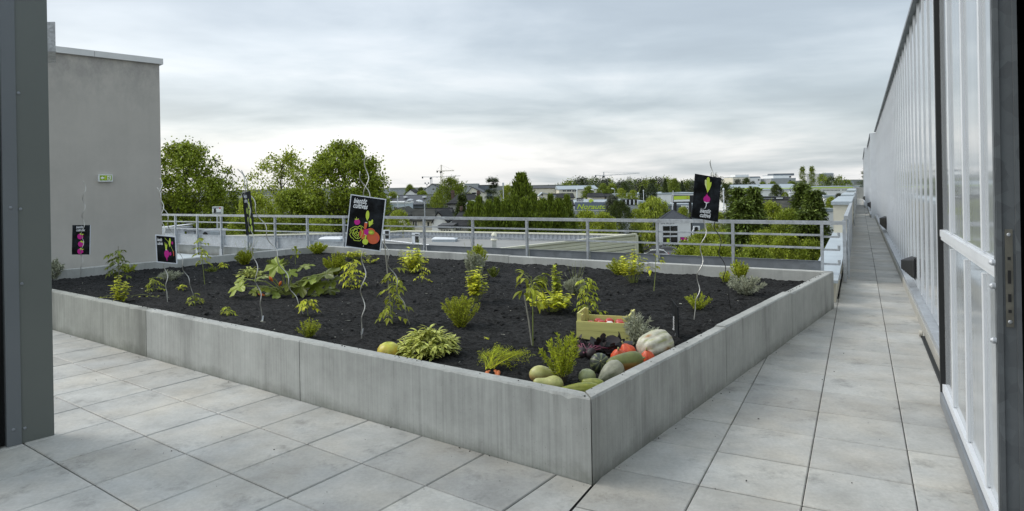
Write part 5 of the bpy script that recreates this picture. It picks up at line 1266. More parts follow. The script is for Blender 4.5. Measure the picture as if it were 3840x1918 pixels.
def house(name, label, x0, x1, ye, Z, depth, roof='flat', yr=None, wall='cream', rm='slate', wins=(), hip=0.0, chim=(), cat='house', over=.3, xr=None, ybase=None, group=None):
    xm = (x0+x1)/2; L, R = at(x0, ye, Z), at(x1, ye, Z); ze = (L.z+R.z)/2; X0, X1 = L.x, R.x; xc = (X0+X1)/2
    zb = ZGR if ybase is None else at(xm, ybase, Z).z
    t = thing(name, label, cat, (xc, Z, zb), group)
    mb = MB()
    if roof == 'gable':
        zr = at(xm if xr is None else xr, yr, Z).z; xa = xc if xr is None else at(xr, yr, Z).x
        for y in (Z, Z+depth): mb.poly([(X0,y,zb),(X1,y,zb),(X1,y,ze),(xa,y,zr),(X0,y,ze)] if y == Z else [(X1,y,zb),(X0,y,zb),(X0,y,ze),(xa,y,zr),(X1,y,ze)])
        mb.poly([(X0,Z+depth,zb),(X0,Z,zb),(X0,Z,ze),(X0,Z+depth,ze)]); mb.poly([(X1,Z,zb),(X1,Z+depth,zb),(X1,Z+depth,ze),(X1,Z,ze)])
    else: mb.obox((X0, Z, zb), (X1-X0,0,0), (0,depth,0), (0,0,ze-zb))
    mb.build('wall', WALL[wall], t)
    rb = MB(); th = .18
    if roof == 'flat':
        rb.obox((X0-over*.3, Z-over*.3, ze), (X1-X0+over*.6,0,0), (0,depth+over*.6,0), (0,0,.35))
    elif roof in ('ridge', 'hip'):
        Yr = Z+depth/2; zr = at(xm, yr, Yr).z; h = hip*(X1-X0)/2
        e = [V((X0-over,Z-over,ze-.1)), V((X1+over,Z-over,ze-.1)), V((X1+over,Z+depth+over,ze-.1)), V((X0-over,Z+depth+over,ze-.1))]; r0, r1 = V((X0-over*(hip == 0)+h, Yr, zr)), V((X1+over*(hip == 0)-h, Yr, zr))
        up = V((0,0,th))
        rb.add([e[0], e[1], e[2], e[3], r0, r1], [(0,1,5,4),(2,3,4,5),(1,2,5),(3,0,4),(3,2,1,0)])
        rb.bar(r0 + V((0,0,.03)), r1 + V((0,0,.03)), .2, .12); rb.bar(e[0] + V((0,-.05,.06)), e[1] + V((0,-.05,.06)), .16, .18)
    elif roof == 'gable':
        for s_, xe in ((-1, X0), (1, X1)):
            d = V((xe-xa, 0, ze-zr)); q = V((xa, Z-over, zr+.06)); rb.obox(q, d*1.06, (0, depth+2*over, 0), (0,0,th))
    rf = rb.build('roof', ROOF[rm], t)
    for (cx_, y0, y1, w_) in chim:
        c = at(cx_, y0, Z+depth*.5); b_ = at(cx_, y1, Z+depth*.5); wz = w_*Z/F; mb = MB(); mb.box((c.x, c.y, (c.z+b_.z)/2), (wz, wz*.8, c.z-b_.z)); mb.box((c.x, c.y, c.z+.06), (wz*1.15, wz*.95, .14))
        for k in (-.3, 0, .3): mb.lathe((c.x+k*wz, c.y, c.z+.13), [(.12,0),(.10,.45)], 8)
        mb.build('chimney', BRICK, rf)
    for (a, b, c, d) in wins:
        p, q = at(a, b, Z), at(c, d, Z); mb = MB(); mb.obox((p.x, Z-.05, q.z), (q.x-p.x,0,0), (0,.08,0), (0,0,p.z-q.z)); g = mb.build('window', GLASS, t)
        if (c-a) > 9:
            mb = MB(); f_ = .09
            for o, s_ in (((p.x-f_, Z-.09, q.z-f_), (q.x-p.x+2*f_, .06, f_)), ((p.x-f_, Z-.09, p.z), (q.x-p.x+2*f_, .06, f_)), ((p.x-f_, Z-.09, q.z), (f_, .06, p.z-q.z)), ((q.x, Z-.09, q.z), (f_, .06, p.z-q.z)), (((p.x+q.x)/2-f_/2, Z-.09, q.z), (f_, .06, p.z-q.z))):
                mb.obox(o, (s_[0],0,0), (0,s_[1],0), (0,0,s_[2]))
            mb.build('frame', WFR, g)
    return t
RED_T = M('red_trim', (.5,.06,.05), .6)
h1 = house('house', 'white house with a mossy roof and one dark double window right of the framed sign', 1522, 1628, 827, 86, 9, 'ridge', 783, 'cream', 'moss', [(1549,832,1563,853),(1603,834,1609,850)], .25, [(1624,800,818,5)])
house('house', 'cream gable end with red verges joined to the left of the mossy roofed house', 1450, 1524, 815, 84, 10, 'gable', 788, 'cream', 'moss', [(1484,826,1490,838)])
house('house', 'white gabled house with a tall plain wall behind the railing post', 1620, 1678, 838, 80, 12, 'gable', 800, 'white', 'slate', [(1624,830,1625.5,842)], xr=1643)
house('house', 'small cream house with a steep slate roof beside the manor', 1618, 1684, 808, 98, 7, 'ridge', 782, 'cream', 'slate', [(1666,812,1670,818)])
house('manor_house', 'tall manor house with a steep hipped slate roof and brick chimneys', 1680, 1800, 763, 105, 12, 'hip', 729, 'plaster', 'slate', [(1683,768,1685,772),(1683,776,1685,780),(1683,784,1685,788)], .45, [(1698,727,746,13),(1794,728,756,13)])
house('house', 'low house with a broad slate roof and stub chimney before the conifer hedge', 1690, 1780, 848, 74, 9, 'hip', 795, 'cream', 'slate', [(1655+45,853,1712,862),(1716,853,1728,862)], .45, [(1730,792,812,7)])
house('outbuilding', 'low annex with four small windows behind the corrugated parapet', 1645, 1698, 858, 70, 5, 'flat', None, 'cream', 'dark', [(1653,862,1660,869),(1663,862,1670,869),(1673,862,1680,869),(1683,862,1690,869)])
sh = house('warehouse', 'long slate blue roofed warehouse with roof lights behind the white house', 1440, 1626, 768, 140, 26, 'ridge', 733, 'greyd', 'steel', [], 0)
for x in (1466, 1526, 1596):
    mb = MB(); p = at(x, 742, 150); mb.box((p.x, 148, p.z+.2), (.62*1, 2.2, .3)); mb.build('roof_light', WALL['white'], sh)
house('shop_unit', 'pale blue flat shop wall with a row of dark windows before the warehouse', 1440, 1532, 764, 132, 6, 'flat', None, 'blue', 'white', [(1461,779,1467,784),(1478,778,1492,784),(1502,778,1515,784)])
house('house', 'small white gable under the left crane', 1521, 1558, 727, 200, 10, 'gable', 713, 'white', 'slate')
house('building', 'grey concrete building with a small dark window and a dark roof under the cranes', 1592, 1660, 712, 262, 25, 'gable', 691, 'grey', 'dark', [(1622,708,1629,712)], xr=1620, cat='building')
house('shed', 'pale sheds at the left end of the skyline right of the plane tree', 1440, 1518, 716, 300, 20, 'flat', None, 'grey', 'light', cat='building')
house('hall', 'cream hall with an arched white gable right of the dark pine', 1752, 1812, 724, 222, 30, 'gable', 704, 'cream', 'steel', [(1769,723,1804,728)], xr=1770, cat='building')
house('office_building', 'grey flat office block on the skyline right of the dark pine', 1742, 1790, 692, 300, 20, 'flat', None, 'grey', 'light', [(1745,698,1755,701),(1757,697,1769,701)], cat='building')
house('hall', 'low dark roofed hall on the skyline behind the cedar', 1784, 1840, 697, 310, 20, 'flat', None, 'greyd', 'steel', cat='building')
house('hall', 'long hall with a dark roof behind the cypress, left half of the long row', 1925, 2096, 707, 262, 24, 'ridge', 698, 'cream', 'dark', [], 0, cat='building')
house('hall', 'long hall with a pale ribbed roof and dark window strips left of the skyline belt', 2096, 2242, 710, 245, 24, 'ridge', 697, 'cream', 'light', [(2110,714,2122,719),(2126,714,2142,719),(2146,714,2162,719)], 0, cat='building')
house('house', 'small cream house with a grey roof behind the conifer hedge', 2020, 2082, 738, 150, 8, 'gable', 726, 'cream', 'light', [(2030,729,2036,734),(2026,741,2040,744)], xr=2034)
house('house', 'slate roofed house beyond the hedge right of the small cream house', 2068, 2152, 742, 165, 9, 'ridge', 727, 'beige', 'slate', [], 0)
house('house', 'two gabled houses with grey roofs above the white store wall', 2216, 2264, 739, 165, 8, 'ridge', 725, 'beige', 'slate', [], 0)
house('house', 'low grey roof right of the gabled house above the store', 2274, 2300, 738, 168, 8, 'ridge', 727, 'beige', 'slate', [], 0)
house('shed', 'low grey shed with a slate roof left of the store sign', 2070, 2150, 772, 120, 8, 'ridge', 752, 'grey', 'slate', [], 0, cat='building')
st1 = house('store', 'long white and grey retail store behind the trees with the blue-grey sign', 2148, 2420, 762, 142, 30, 'flat', None, 'grey', 'light', [], cat='store')
st2 = house('store', 'long white store parapet stretching towards the turnip sign', 2236, 2640, 731, 190, 40, 'flat', None, 'white', 'light', [], cat='store')
house('store', 'grey store front below the lime billboard', 2440, 2640, 772, 134, 14, 'flat', None, 'greyd', 'light', [], cat='store')
sg = thing('store_sign', 'blue-grey store sign with lime italic letters and a white outline', 'sign', at(2215, 790, 139))
tl, tr, bl = at(2153, 757, 139), at(2281, 757, 139), at(2153, 790, 139)
def rrect(x0, y0, x1, y1, r, n=5):
    P_ = []
    for cx_, cy_, a0 in ((x1-r, y1-r, 0), (x0+r, y1-r, 90), (x0+r, y0+r, 180), (x1-r, y0+r, 270)):
        P_ += [(cx_ + r*math.cos(rad(a0 + 90*i/n)), cy_ + r*math.sin(rad(a0 + 90*i/n))) for i in range(n+1)]
    return P_
class PrintFar(Print):
    def P(s, x, y, o=0.0):
        p = Print.P(s, x, y, 0); return p + s.n*(.02 + s.lay*.03)
mb = MB(); p = PrintFar(mb, tl, tr, bl, (90,835), (1000,835), (90,1072))
lay0 = [q for q in rrect(88, 832, 1005, 1078, 38)]; mb.mi = 1; 
mbv = [p.P(*q) for q in lay0]; k_ = len(mbv); bk = [v_ + V((0,.5,0)) for v_ in mbv]
mb.add(mbv + bk, [tuple(range(k_))] + [(i, k_+i, k_+(i+1)%k_, (i+1)%k_) for i in range(k_)] + [tuple(range(k_, 2*k_))[::-1]])
p.ell(540, 815, 74, 66, 1); p.poly(rrect(100, 848, 992, 1062, 30), 0); p.ell(540, 812, 62, 52, 2); p.poly([(540,865),(556,830),(606,830),(606,880)], 0)
p.text('Norauto', 150, 1030, 945, 1030, 185, 2, shear=.3, off=.018, space=1.0)
SG = [flat('sign_blue_grey', hx('#707a88')), flat('sign_outline_white', (.85,.87,.88)), flat('sign_lime', hx('#c3d94c')), flat('sign_dark', (.03,.032,.034)), flat('sign_magenta', hx('#c0228c')), flat('sign_red', (.6,.08,.05)), flat('pic_grey', (.30,.32,.34))]
mb.build('panel', SG, sg)
def flatsign(kind, label, x0, y0, x1, y1, Z, base, draw, depth=.4, cat='sign'):
    tl, tr, bl = at(x0, y0, Z), at(x1, y0, Z), at(x0, y1, Z); t = thing(kind, label, cat, (tl + tr)/2 + (bl - tl))
    mb = MB(); p = PrintFar(mb, tl, tr, bl, (0,0), (100,0), (0,100)); mb.mi = base; mb.obox(tl + V((0,0,0)), tr-tl, bl-tl, V((0,depth,0))); draw(p); mb.build('panel', SG, t); return t
flatsign('store_sign', 'small black sign with white capitals above the blue-grey store sign', 2163, 743, 2188, 756, 140, 3, lambda p: p.text('LA HALLE', 10, 85, 92, 82, 75, 1, shear=0, off=.01))
bb = flatsign('billboard', 'lime green screen with a white strip on a black frame left of the turnip sign', 2521, 733, 2600, 762, 130, 3, lambda p: (p.poly([(6,12),(82,6),(82,52),(6,58)], 2), p.poly([(6,60),(82,54),(82,80),(6,84)], 1), p.ell(72, 28, 4, 14, 5), p.ell(72, 28, 3, 10, 2)), cat='billboard')
mb = MB()
for x in (2532, 2588): q = at(x, 762, 130.3); mb.box((q.x, 130.3, (q.z+ZGR)/2), (.5, .3, q.z-ZGR))
mb.build('leg', MT['black'], bb)
pb = flatsign('billboard', 'white framed photo billboard with a red dot behind the left railing', 796, 776, 832, 803, 80, 1, lambda p: (p.poly([(6,6),(94,6),(94,94),(6,94)], 6), p.poly([(6,30),(94,22),(94,70),(6,80)], 1), p.poly([(20,30),(40,20),(46,60),(34,88),(18,80)], 3), p.ell(85, 20, 8, 10, 5)), cat='billboard')
mb = MB()
q = at(814, 803, 80.2); mb.box((q.x, 80.3, (q.z+ZGR)/2), (.2, .2, q.z-ZGR)); mb.build('leg', MT['metal'], pb)
flatsign('wall_poster', 'white poster with a black wheel on the grey store front beside the turnip sign', 2557, 772, 2590, 800, 133, 1, lambda p: (p.ell(62, 40, 12, 24, 3), p.ell(62, 40, 7, 14, 1), p.poly([(10,40),(40,34),(40,60),(10,64)], 6)))
flatsign('store_sign', 'lime poster with white print low on the store between the trees', 2386, 785, 2412, 805, 138, 2, lambda p: p.poly([(15,50),(60,46),(60,80),(15,84)], 1))
rk = thing('storage_rack', 'dark two tier storage rack in front of the white store', 'rack', at(2362, 770, 136))
for z0 in (752, 759, 766):
    mb = MB(); a, b = at(2331, z0, 136), at(2393, z0, 136); mb.bar(a, b, .3, .5); mb.build('shelf', MT['black'], rk)
for x in (2332, 2347, 2362, 2377, 2391):
    mb = MB(); a, b = at(x, 750, 135.8), at(x, 768, 135.8); mb.bar(b, a, .25, .3); mb.build('upright', MT['white'], rk)
mb = MB(); a = at(2331, 752, 137); b = at(2393, 768, 137); mb.obox((a.x, 137, b.z), (b.x-a.x,0,0), (0,1.2,0), (0,0,a.z-b.z)); mb.build('stored_goods', ROOF['dark'], rk)
mb = MB(); a = at(2331, 769, 136); b = at(2393, 769, 136); mb.obox((a.x, 135.9, ZGR), (b.x-a.x,0,0), (0,1.5,0), (0,0,a.z-ZGR)); mb.build('base', WALL['grey'], rk)
# long white hall, flats, shops on the right
lh = house('long_hall', 'long low white hall with a lime stripe and a row of small windows', 2722, 3028, 712, 255, 30, 'ridge', 692, 'white', 'light', [(2962,715,2966,719)] + [(2982+i*6,715,2985+i*6,719) for i in range(4)], 0, cat='building')
lh2 = house('long_hall', 'right part of the long low white hall running towards the greenhouse', 3028, 3262, 703, 250, 30, 'flat', None, 'white', 'light', [(3086+i*5,713,3088.6+i*5,716) for i in range(13)] + [(3158+i*5,712,3160.6+i*5,715) for i in range(4)], cat='building')
for o_, a, b, c in ((lh, 2740, 3026, 707), (lh2, 3030, 3200, 704.5)):
    p_, q_ = at(a, c, 249 if o_ is lh2 else 254), at(b, c-1.5, 249 if o_ is lh2 else 254); mb = MB(); mb.obox((p_.x, p_.y-.0, p_.z-.25), (q_.x-p_.x,0,q_.z-p_.z), (0,.5,0), (0,0,.32)); mb.build('stripe', SG[2], o_)
def flats(label, x0, x1, y, Z, wall, wins, tops=()):
    t = house('apartment_block', label, x0, x1, y, Z, 18, 'flat', None, wall, 'light', wins, cat='building')
    for a, b, c, w_ in tops:
        p_, q_ = at(a, c, Z+2), at(b, y, Z+2); mb = MB(); mb.obox((p_.x, Z+2, q_.z), (q_.x-p_.x,0,0), (0,10,0), (0,0,p_.z-q_.z)); mb.build('upper_storey', WALL[w_], t)
flats('cream block of flats with a taller white part, left of the poplars', 2748, 2812, 666, 420, 'cream', [(2754+i*10,673,2757+i*10,677) for i in range(5)], [(2757,2808,656,'white')])
flats('white block of flats attached right of the cream one', 2812, 2852, 668, 425, 'white', [(2842,673,2848,678)], [(2810,2850,663,'greyd')])
flats('white block of flats with a dark top storey in the middle of the skyline', 2900, 2964, 659, 420, 'white', [(2964-4,661,2968-1,667)], [(2901,2978,652,'greyd')])
flats('low pale buildings in front of the middle block of flats', 2892, 2984, 671, 415, 'grey', [(2960,676,2966,680)])
flats('low grey roofs between the blocks of flats', 2853, 2894, 674, 430, 'grey', [])
flats('cream block of flats at the left beside the turnip sign', 2704, 2748, 673, 440, 'cream', [(2736,676,2740,680)])
flats('grey flats behind the clump right of the poplars', 3071, 3126, 653, 430, 'grey', [(3074,660,3080,664)], [(3082,3122,649,'white')])
flats('small building with an orange sign at the right end of the skyline', 3184, 3202, 682, 430, 'grey', [])
house('house', 'beige house with a big mossy slate roof between the two conifer groups', 2852, 3072, 801, 78, 11, 'ridge', 751, 'beige', 'moss', [], 0)
house('house', 'white gable at the right end of the mossy roofed house', 3066, 3096, 800, 77, 10, 'gable', 752, 'white', 'slate')
flatsign('shop_sign', 'long black shop fascia behind the mossy slate roof', 2838, 738, 2962, 752, 112, 3, lambda p: (p.poly([(20,45),(52,45),(52,60),(20,60)], 6), p.poly([(58,30),(78,30),(78,52),(58,52)], 1)), 6)
house('shop_unit', 'pale low shop roofs beside the parapet block', 3092, 3130, 742, 100, 10, 'flat', None, 'white', 'light')
house('shed', 'white sheds low behind the guard panel near the parapet block', 3085, 3135, 795, 70, 6, 'flat', None, 'white', 'light', [], cat='building')
# ================================================================ play house
kz = 104; kk = thing('play_house', 'white cube shaped play house with a grey pyramid roof and big windows', 'building', at(2545, 910, kz)); kb_ = ZGR
def kq(px, py, dy=0.0): q = at(px, py, kz); return V((q.x, kz - dy, q.z))
a, b = kq(2470, 830), kq(2590, 830); dpt = 6.5
mb = MB(); mb.obox((a.x, kz, kb_), (b.x-a.x,0,0), (.9,dpt,0), (0,0,a.z-kb_)); mb.build('wall', WALL['white'], kk)
mb = MB(); e = [V((a.x-.25,kz-.3,a.z)), V((b.x+.25,kz-.3,a.z)), V((b.x+1.15,kz+dpt+.3,a.z)), V((a.x+.65,kz+dpt+.3,a.z))]; ap = (e[0]+e[2])/2; ap.z = at(2543, 788, kz+dpt/2).z
mb.add(e+[ap], [(0,1,4),(1,2,4),(2,3,4),(3,0,4),(3,2,1,0)])
for i in range(1, 16):
    for s_, t_ in ((0,1),(1,2)):
        f_ = i/16; p0 = e[s_]*(1-f_) + e[t_]*f_; k2 = 1-abs(2*f_-1); mid_ = (e[s_]+e[t_])/2; p1 = p0 + (ap-mid_)*k2
        mb.bar(p0 + V((0,0,.03)), p1 + V((0,0,.03)), .06, .06)
for q in e[:3]: mb.bar(q, ap, .14, .14)
rf = mb.build('roof', ROOF['steel'], kk)
mb = MB(); mb.tube([ap, kq(2543, 716, -3.2)], [.09, .05], 6); mb.build('flag_pole', MT['white'], rf)
for x0, y0, x1, y1 in ((2486,848,2512,884),(2514,848,2540,884),(2486,889,2512,913),(2514,889,2540,913)):
    p_, q_ = kq(x0, y0, .04), kq(x1, y1, .04); mb = MB(); mb.obox((p_.x, kz-.05, q_.z), (q_.x-p_.x,0,0), (0,.06,0), (0,0,p_.z-q_.z)); mb.build('window', GLASS, kk)
mb = MB()
for x0, y0, x1, y1 in ((2484,846,2542,848),(2484,884,2542,889),(2484,913,2542,915),(2484,848,2486,913),(2512,848,2514,913),(2540,848,2542,913)):
    p_, q_ = kq(x0, y0), kq(x1, y1); mb.obox((p_.x, kz-.09, q_.z), (q_.x-p_.x,0,0), (0,.1,0), (0,0,p_.z-q_.z))
mb.build('window_frame', MT['white'], kk)
for lb_, (x0, y0, x1, y1), mi in (('lime', (2496,868,2536,870), 2), ('lime', (2500,896,2510,912), 2)):
    p_, q_ = kq(x0, y0), kq(x1, y1); mb = MB(); mb.mi = mi; mb.obox((p_.x, kz-.075, q_.z), (q_.x-p_.x,0,0), (0,.02,0), (0,0,p_.z-q_.z)); mb.build('play_slide', SG, kk)
p_, q_ = kq(2551, 890), kq(2576, 914); mb = MB(); mb.obox((p_.x, kz-.08, q_.z), (q_.x-p_.x,0,0), (0,.1,0), (0,0,p_.z-q_.z)); ds = mb.build('door', GLASS, kk)
p_, q_ = kq(2552, 891), kq(2575, 900); mb = MB(); mb.mi = 4; mb.obox((p_.x, kz-.10, q_.z), (q_.x-p_.x,0,0), (0,.015,0), (0,0,p_.z-q_.z)); mb.build('door_banner', SG, ds)
mb = MB(); p = PrintFar(mb, kq(2478,834), kq(2530,834), kq(2478,842), (0,0), (100,0), (0,100)); p.text('aire de jeux', 0, 90, 100, 86, 95, 6, shear=.15, off=.01); mb.build('lettering', SG, kk)
mb = MB(); a, b = kq(2466, 916), kq(2588, 916); 
rn = random.Random(9)
for _ in range(2600):
    q = V((rn.uniform(a.x, b.x+1.5), kz-3 + rn.uniform(-.8,.8), rn.uniform(ZGR, a.z+.05))); lf(mb, q, rv(rn), rv(rn), .28, .2)
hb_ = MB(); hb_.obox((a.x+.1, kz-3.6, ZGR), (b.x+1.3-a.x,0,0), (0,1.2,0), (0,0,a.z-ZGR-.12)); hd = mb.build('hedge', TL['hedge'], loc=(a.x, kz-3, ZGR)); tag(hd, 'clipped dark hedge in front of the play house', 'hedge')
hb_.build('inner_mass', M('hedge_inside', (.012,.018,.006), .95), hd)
for i, (x, y) in enumerate(((2608, 872), (2612, 858))):
    c = at(x, y, 98); ac = thing('air_conditioner', ('white air conditioning unit standing lower right of the play house', 'white air conditioning unit stacked above the other right of the play house')[i], 'air conditioner', c)
    mb = MB(); mb.box((c.x, 98, c.z), (.9, .45, .75)); mb.build('casing', MT['white'], ac); mb = MB(); mb.lathe((c.x-.1, 97.76, c.z), [(.28, 0), (.28, .02)], 16, (0,-1,0)); mb.build('fan_grille', MT['black'], ac)
# ================================================================ flat roofed building right behind the railing
KZ = -2.5
K = gp(2384.6, 882.6, KZ); K2 = gp(1512.6, 867, KZ); K3 = gp(1440, 872, KZ); K4 = gp(836.7, 886, KZ); Kn = gp(1889, 937, KZ); kdr = (Kn-K).normalized(); Kn = K + kdr*32
fr = thing('flat_roof_building', 'large flat grey roofed building with corrugated parapets just behind the railing', 'building', V((0, 50, ZGR)))
KL = Kn + V((-34, 6, 0))
foot = [K, K2, K3, K4, V((K4.x-6, K4.y-26, 0)), KL, Kn]
mb = MB(); mb.prism([V((p_.x, p_.y, 0)) for p_ in foot], ZGR, KZ-.62); mb.build('roof_deck', M('grey_roof_felt', hx('#8b8c8a'), .9, .10, .5, .3, 12, dist=.05), fr)
def ribbed(p0, p1, z0, z1, pitch, dep, nrm, horizontal=False):
    mb = MB(); d = p1-p0; d.z = 0; L = d.length; d = d.normalized()
    if horizontal:
        n = int((z1-z0)/pitch); vs = []
        for i in range(n+1):
            for k2, (zz, o) in enumerate(((0, dep), (.62, dep), (.70, 0), (.92, 0))):
                z = z0 + (i+zz)*pitch
                for q in (p0, p1): vs.append(V((q.x, q.y, min(z, z1))) + nrm*o)
        m_ = len(vs)//2; mb.add(vs, [(2*i, 2*i+1, 2*i+3, 2*i+2) for i in range(m_-1)])
    else:
        n = int(L/pitch); vs = []
        for i in range(n):
            for zz, o in ((0, 0), (.3, 0), (.42, dep), (.88, dep)):
                q = p0 + d*((i+zz)*pitch) + nrm*o; vs += [V((q.x, q.y, z0)), V((q.x, q.y, z1))]
        m_ = len(vs)//2; mb.add(vs, [(2*i, 2*i+2, 2*i+3, 2*i+1) for i in range(m_-1)])
    return mb
RIB = M('corrugated_grey', hx('#a9aeb4'), .5, .08, .8); RIBC = M('corrugated_cream', hx('#dcdac6'), .55, .05, .8)
for p0, p1 in ((K2, K), (K3, K2), (K4, K3)):
    d = (p1-p0).normalized(); nn_ = V((d.y, -d.x, 0)); 
    if nn_.y > 0: nn_ = -nn_
    ribbed(p0 - nn_*.02, p1 - nn_*.02, KZ-.63, KZ-.05, .42, .08, nn_).build('parapet', RIB, fr)
    mb = MB(); mb.obox(p0 - nn_*.25 + V((0,0,-.05)), p1-p0, nn_*.42, V((0,0,.10))); mb.build('parapet_cap', RIBC, fr)
d = kdr; nn_ = V((-d.y, d.x, 0))
if nn_.dot(V((1,-1,0))) < 0: nn_ = -nn_
ribbed(K, Kn, ZGR, KZ, .26, .05, nn_, True).build('side_wall', RIBC, fr)
mb = MB(); mb.obox(K - nn_*.1 + V((0,0,.0)), Kn-K, nn_*.22, V((0,0,.14))); mb.obox(K + nn_*.0 - d*.1, d*.3, nn_*.16, V((0,0,ZGR-KZ))); mb.build('wall_trim', RIBC, fr)
RZ = KZ-.62
def roofbox(kind, label, cat, x0, x1, y, w_, dz, parts):
    a, b = gp(x0, y, RZ), gp(x1, y, RZ); t = thing(kind, label, cat, (a+b)/2)
    parts(t, a, b); return t
def skyl(t, a, b):
    mb = MB(); mb.obox(a, b-a, V((.1,1.6,0)), V((0,0,.22))); mb.build('kerb', MT['zinc'], t)
    mb = MB(); L = b-a; o = a + V((-.06,-.06,.22)); e_ = L*1.06; w2 = V((.1,1.75,0)); s_ = L*.08; up_ = V((0,0,.16))
    mb.add([o, o+e_, o+e_+w2, o+w2, o+s_+up_+w2*.1, o+e_-s_+up_+w2*.1, o+e_-s_+up_+w2*.9, o+s_+up_+w2*.9], [(0,1,5,4),(1,2,6,5),(2,3,7,6),(3,0,4,7),(4,5,6,7)]); mb.build('dome', MT['white'], t)
roofbox('roof_skylight', 'flat white roof skylight in the middle of the grey roof', 'skylight', 1620, 1706, 908, 1, .2, skyl)
roofbox('roof_skylight', 'white roof skylight left of the large framed sign', 'skylight', 1196, 1276, 907, 1, .2, skyl)
roofbox('roof_skylight', 'white roof skylight by the corrugated parapet near the cream wall', 'skylight', 2133, 2190, 905, 1, .2, skyl)
def acu(t, a, b):
    L = b-a; mb = MB(); mb.obox(a + V((0,0,.15)), L, V((0,.4,0)), V((0,0,.85))); mb.build('casing', MT['white'], t)
    mb = MB(); mb.obox(a + L*.45 + V((0,-.02,.22)), L*.5, V((0,.02,0)), V((0,0,.72))); mb.build('fan_grille', MT['rubber'], t)
    mb = MB(); mb.obox(a + V((-.2,-.1,0)), L*1.4, V((0,.6,0)), V((0,0,.14))); mb.build('base', MT['metal'], t)
roofbox('air_conditioner', 'white rooftop air conditioning unit left of the railing post', 'air conditioner', 1545, 1572, 920, 1, .2, acu)
roofbox('air_conditioner', 'white rooftop unit right behind the framed sign edge', 'air conditioner', 1432, 1460, 905, 1, .2, acu)
mb = MB(); a, b = gp(1432, 906, RZ), gp(1610, 926, RZ); mb.tube([a + V((0,0,.12)), b + V((0,0,.12))], .07, 6); o = mb.build('roof_pipe', MT['metal'], loc=a); tag(o, 'grey pipe run across the flat roof between the two rooftop units', 'pipe')
def flue(t, a, b):
    c = (a+b)/2; w_ = (b-a).length; mb = MB(); mb.box((c.x, c.y, c.z+.45), (w_*.62, w_*.62, .9)); mb.build('stack', MT['conc2'], t)
    mb = MB(); mb.lathe((c.x, c.y, c.z+.9), [(w_*.5, 0), (w_*.5, .06), (w_*.3, .18), (w_*.3, .22)], 8); mb.lathe((c.x, c.y, c.z+1.24), [(w_*.42, 0), (w_*.30, .14), (w_*.16, .22)], 8)
    for k2 in range(4): mb.box((c.x + w_*.25*(k2 % 2*2-1), c.y + w_*.25*(k2//2*2-1), c.z+1.15), (.05, .05, .22))
    mb.build('cowl', RIBC, t)
roofbox('roof_flue', 'cream capped flue standing on the grey roof below the conifer hedge', 'chimney', 1841, 1867, 948, 1, .2, flue)
# ribbed sheds at the left behind the railing
for lb, x0, x1, y, z0 in (('grey ribbed roof shed behind the left end of the railing', 606, 700, 857, 40), ('grey ribbed roof shed right of the rounded pale roof', 700, 832, 868, 36)):
    a, b = at(x0, y, z0), at(x1, y+4, z0); t = thing('metal_shed', lb, 'building', (a.x, z0, ZGR)); ribbed(V((a.x, z0, 0)), V((b.x, z0, 0)), ZGR, a.z, .5, .08, V((0,-1,0))).build('wall', RIB, t)
    mb = MB(); mb.obox((a.x-.1, z0-.15, a.z), (b.x-a.x+.2,0,0), (0,.7,0), (0,0,.10)); mb.build('roof', MT['metal_d'], t)
a = at(610, 885, 34); b = at(690, 862, 34); mb = MB(); n = 14; L = b.x-a.x+.6
vs = []
for i in range(n+1):
    f_ = i/n; z = a.z - 1 + (b.z-a.z+1.3)*math.sin(PI*.5*min(1, f_*1.3))
    vs += [V((a.x+L*f_, 31, z)), V((a.x+L*f_, 34, z))]
mb.add(vs + [V((a.x, 31, ZGR)), V((a.x+L, 31, ZGR))], [(2*i, 2*i+2, 2*i+3, 2*i+1) for i in range(n)] + [tuple([2*i for i in range(n+1)][::-1] + [2*n+2, 2*n+3])])
tag(mb.build('curved_canopy', MT['white'], loc=(a.x, 32, ZGR)), 'pale rounded canopy roof behind the left end of the railing', 'canopy')
q = at(772, 879, 33); ac = thing('condenser_bank', 'grey louvred cooling unit with a round fan behind the left railing', 'air conditioner', (q.x, 33, q.z-1))
mb = MB(); mb.obox((q.x-.22, 33, ZGR), (1.0,0,0), (0,.5,0), (0,0,q.z-ZGR+.2)); mb.build('casing', MT['metal'], ac)
mb = MB(); mb.lathe((q.x-.02, 32.98, q.z), [(.12, 0), (.12, .01)], 16, (0,-1,0)); mb.build('fan_grille', MT['black'], ac)
mb = MB()
for i in range(6): mb.obox((q.x+.2, 32.97, q.z-.2+i*.06), (.5,0,0), (0,.03,0), (0,0,.03))
mb.build('louvre', MT['zinc'], ac)
# ================================================================ cars
def carpaint(name, col): 
    m = M(name, col, .25, .03, 2, spec=.6); m.node_tree.nodes['Principled BSDF'].inputs['Coat Weight'].default_value = .6; return m
CP = {'white': carpaint('car_white', (.72,.73,.74)), 'black': carpaint('car_black', (.02,.02,.022)), 'silver': carpaint('car_silver', (.45,.47,.49)), 'grey': carpaint('car_grey', (.16,.17,.18)), 'blue': carpaint('car_pale_blue', (.40,.47,.55))}
LAMP = M('car_lamp', (.75,.76,.72), .2); TYRE = M('tyre', (.015,.015,.015), .9)
def sect(mb, prof, hw, tum):                        # extrude a side profile with tumblehome
    n = len(prof); vs = [V((x, s_*(hw - tum*max(0, z-.75)), z)) for s_ in (-1, 1) for x, z in prof]
    mb.add(vs, [tuple(range(n)), tuple(range(n, 2*n))[::-1]] + [(i, n+i, n+(i+1)%n, (i+1)%n) for i in range(n)])
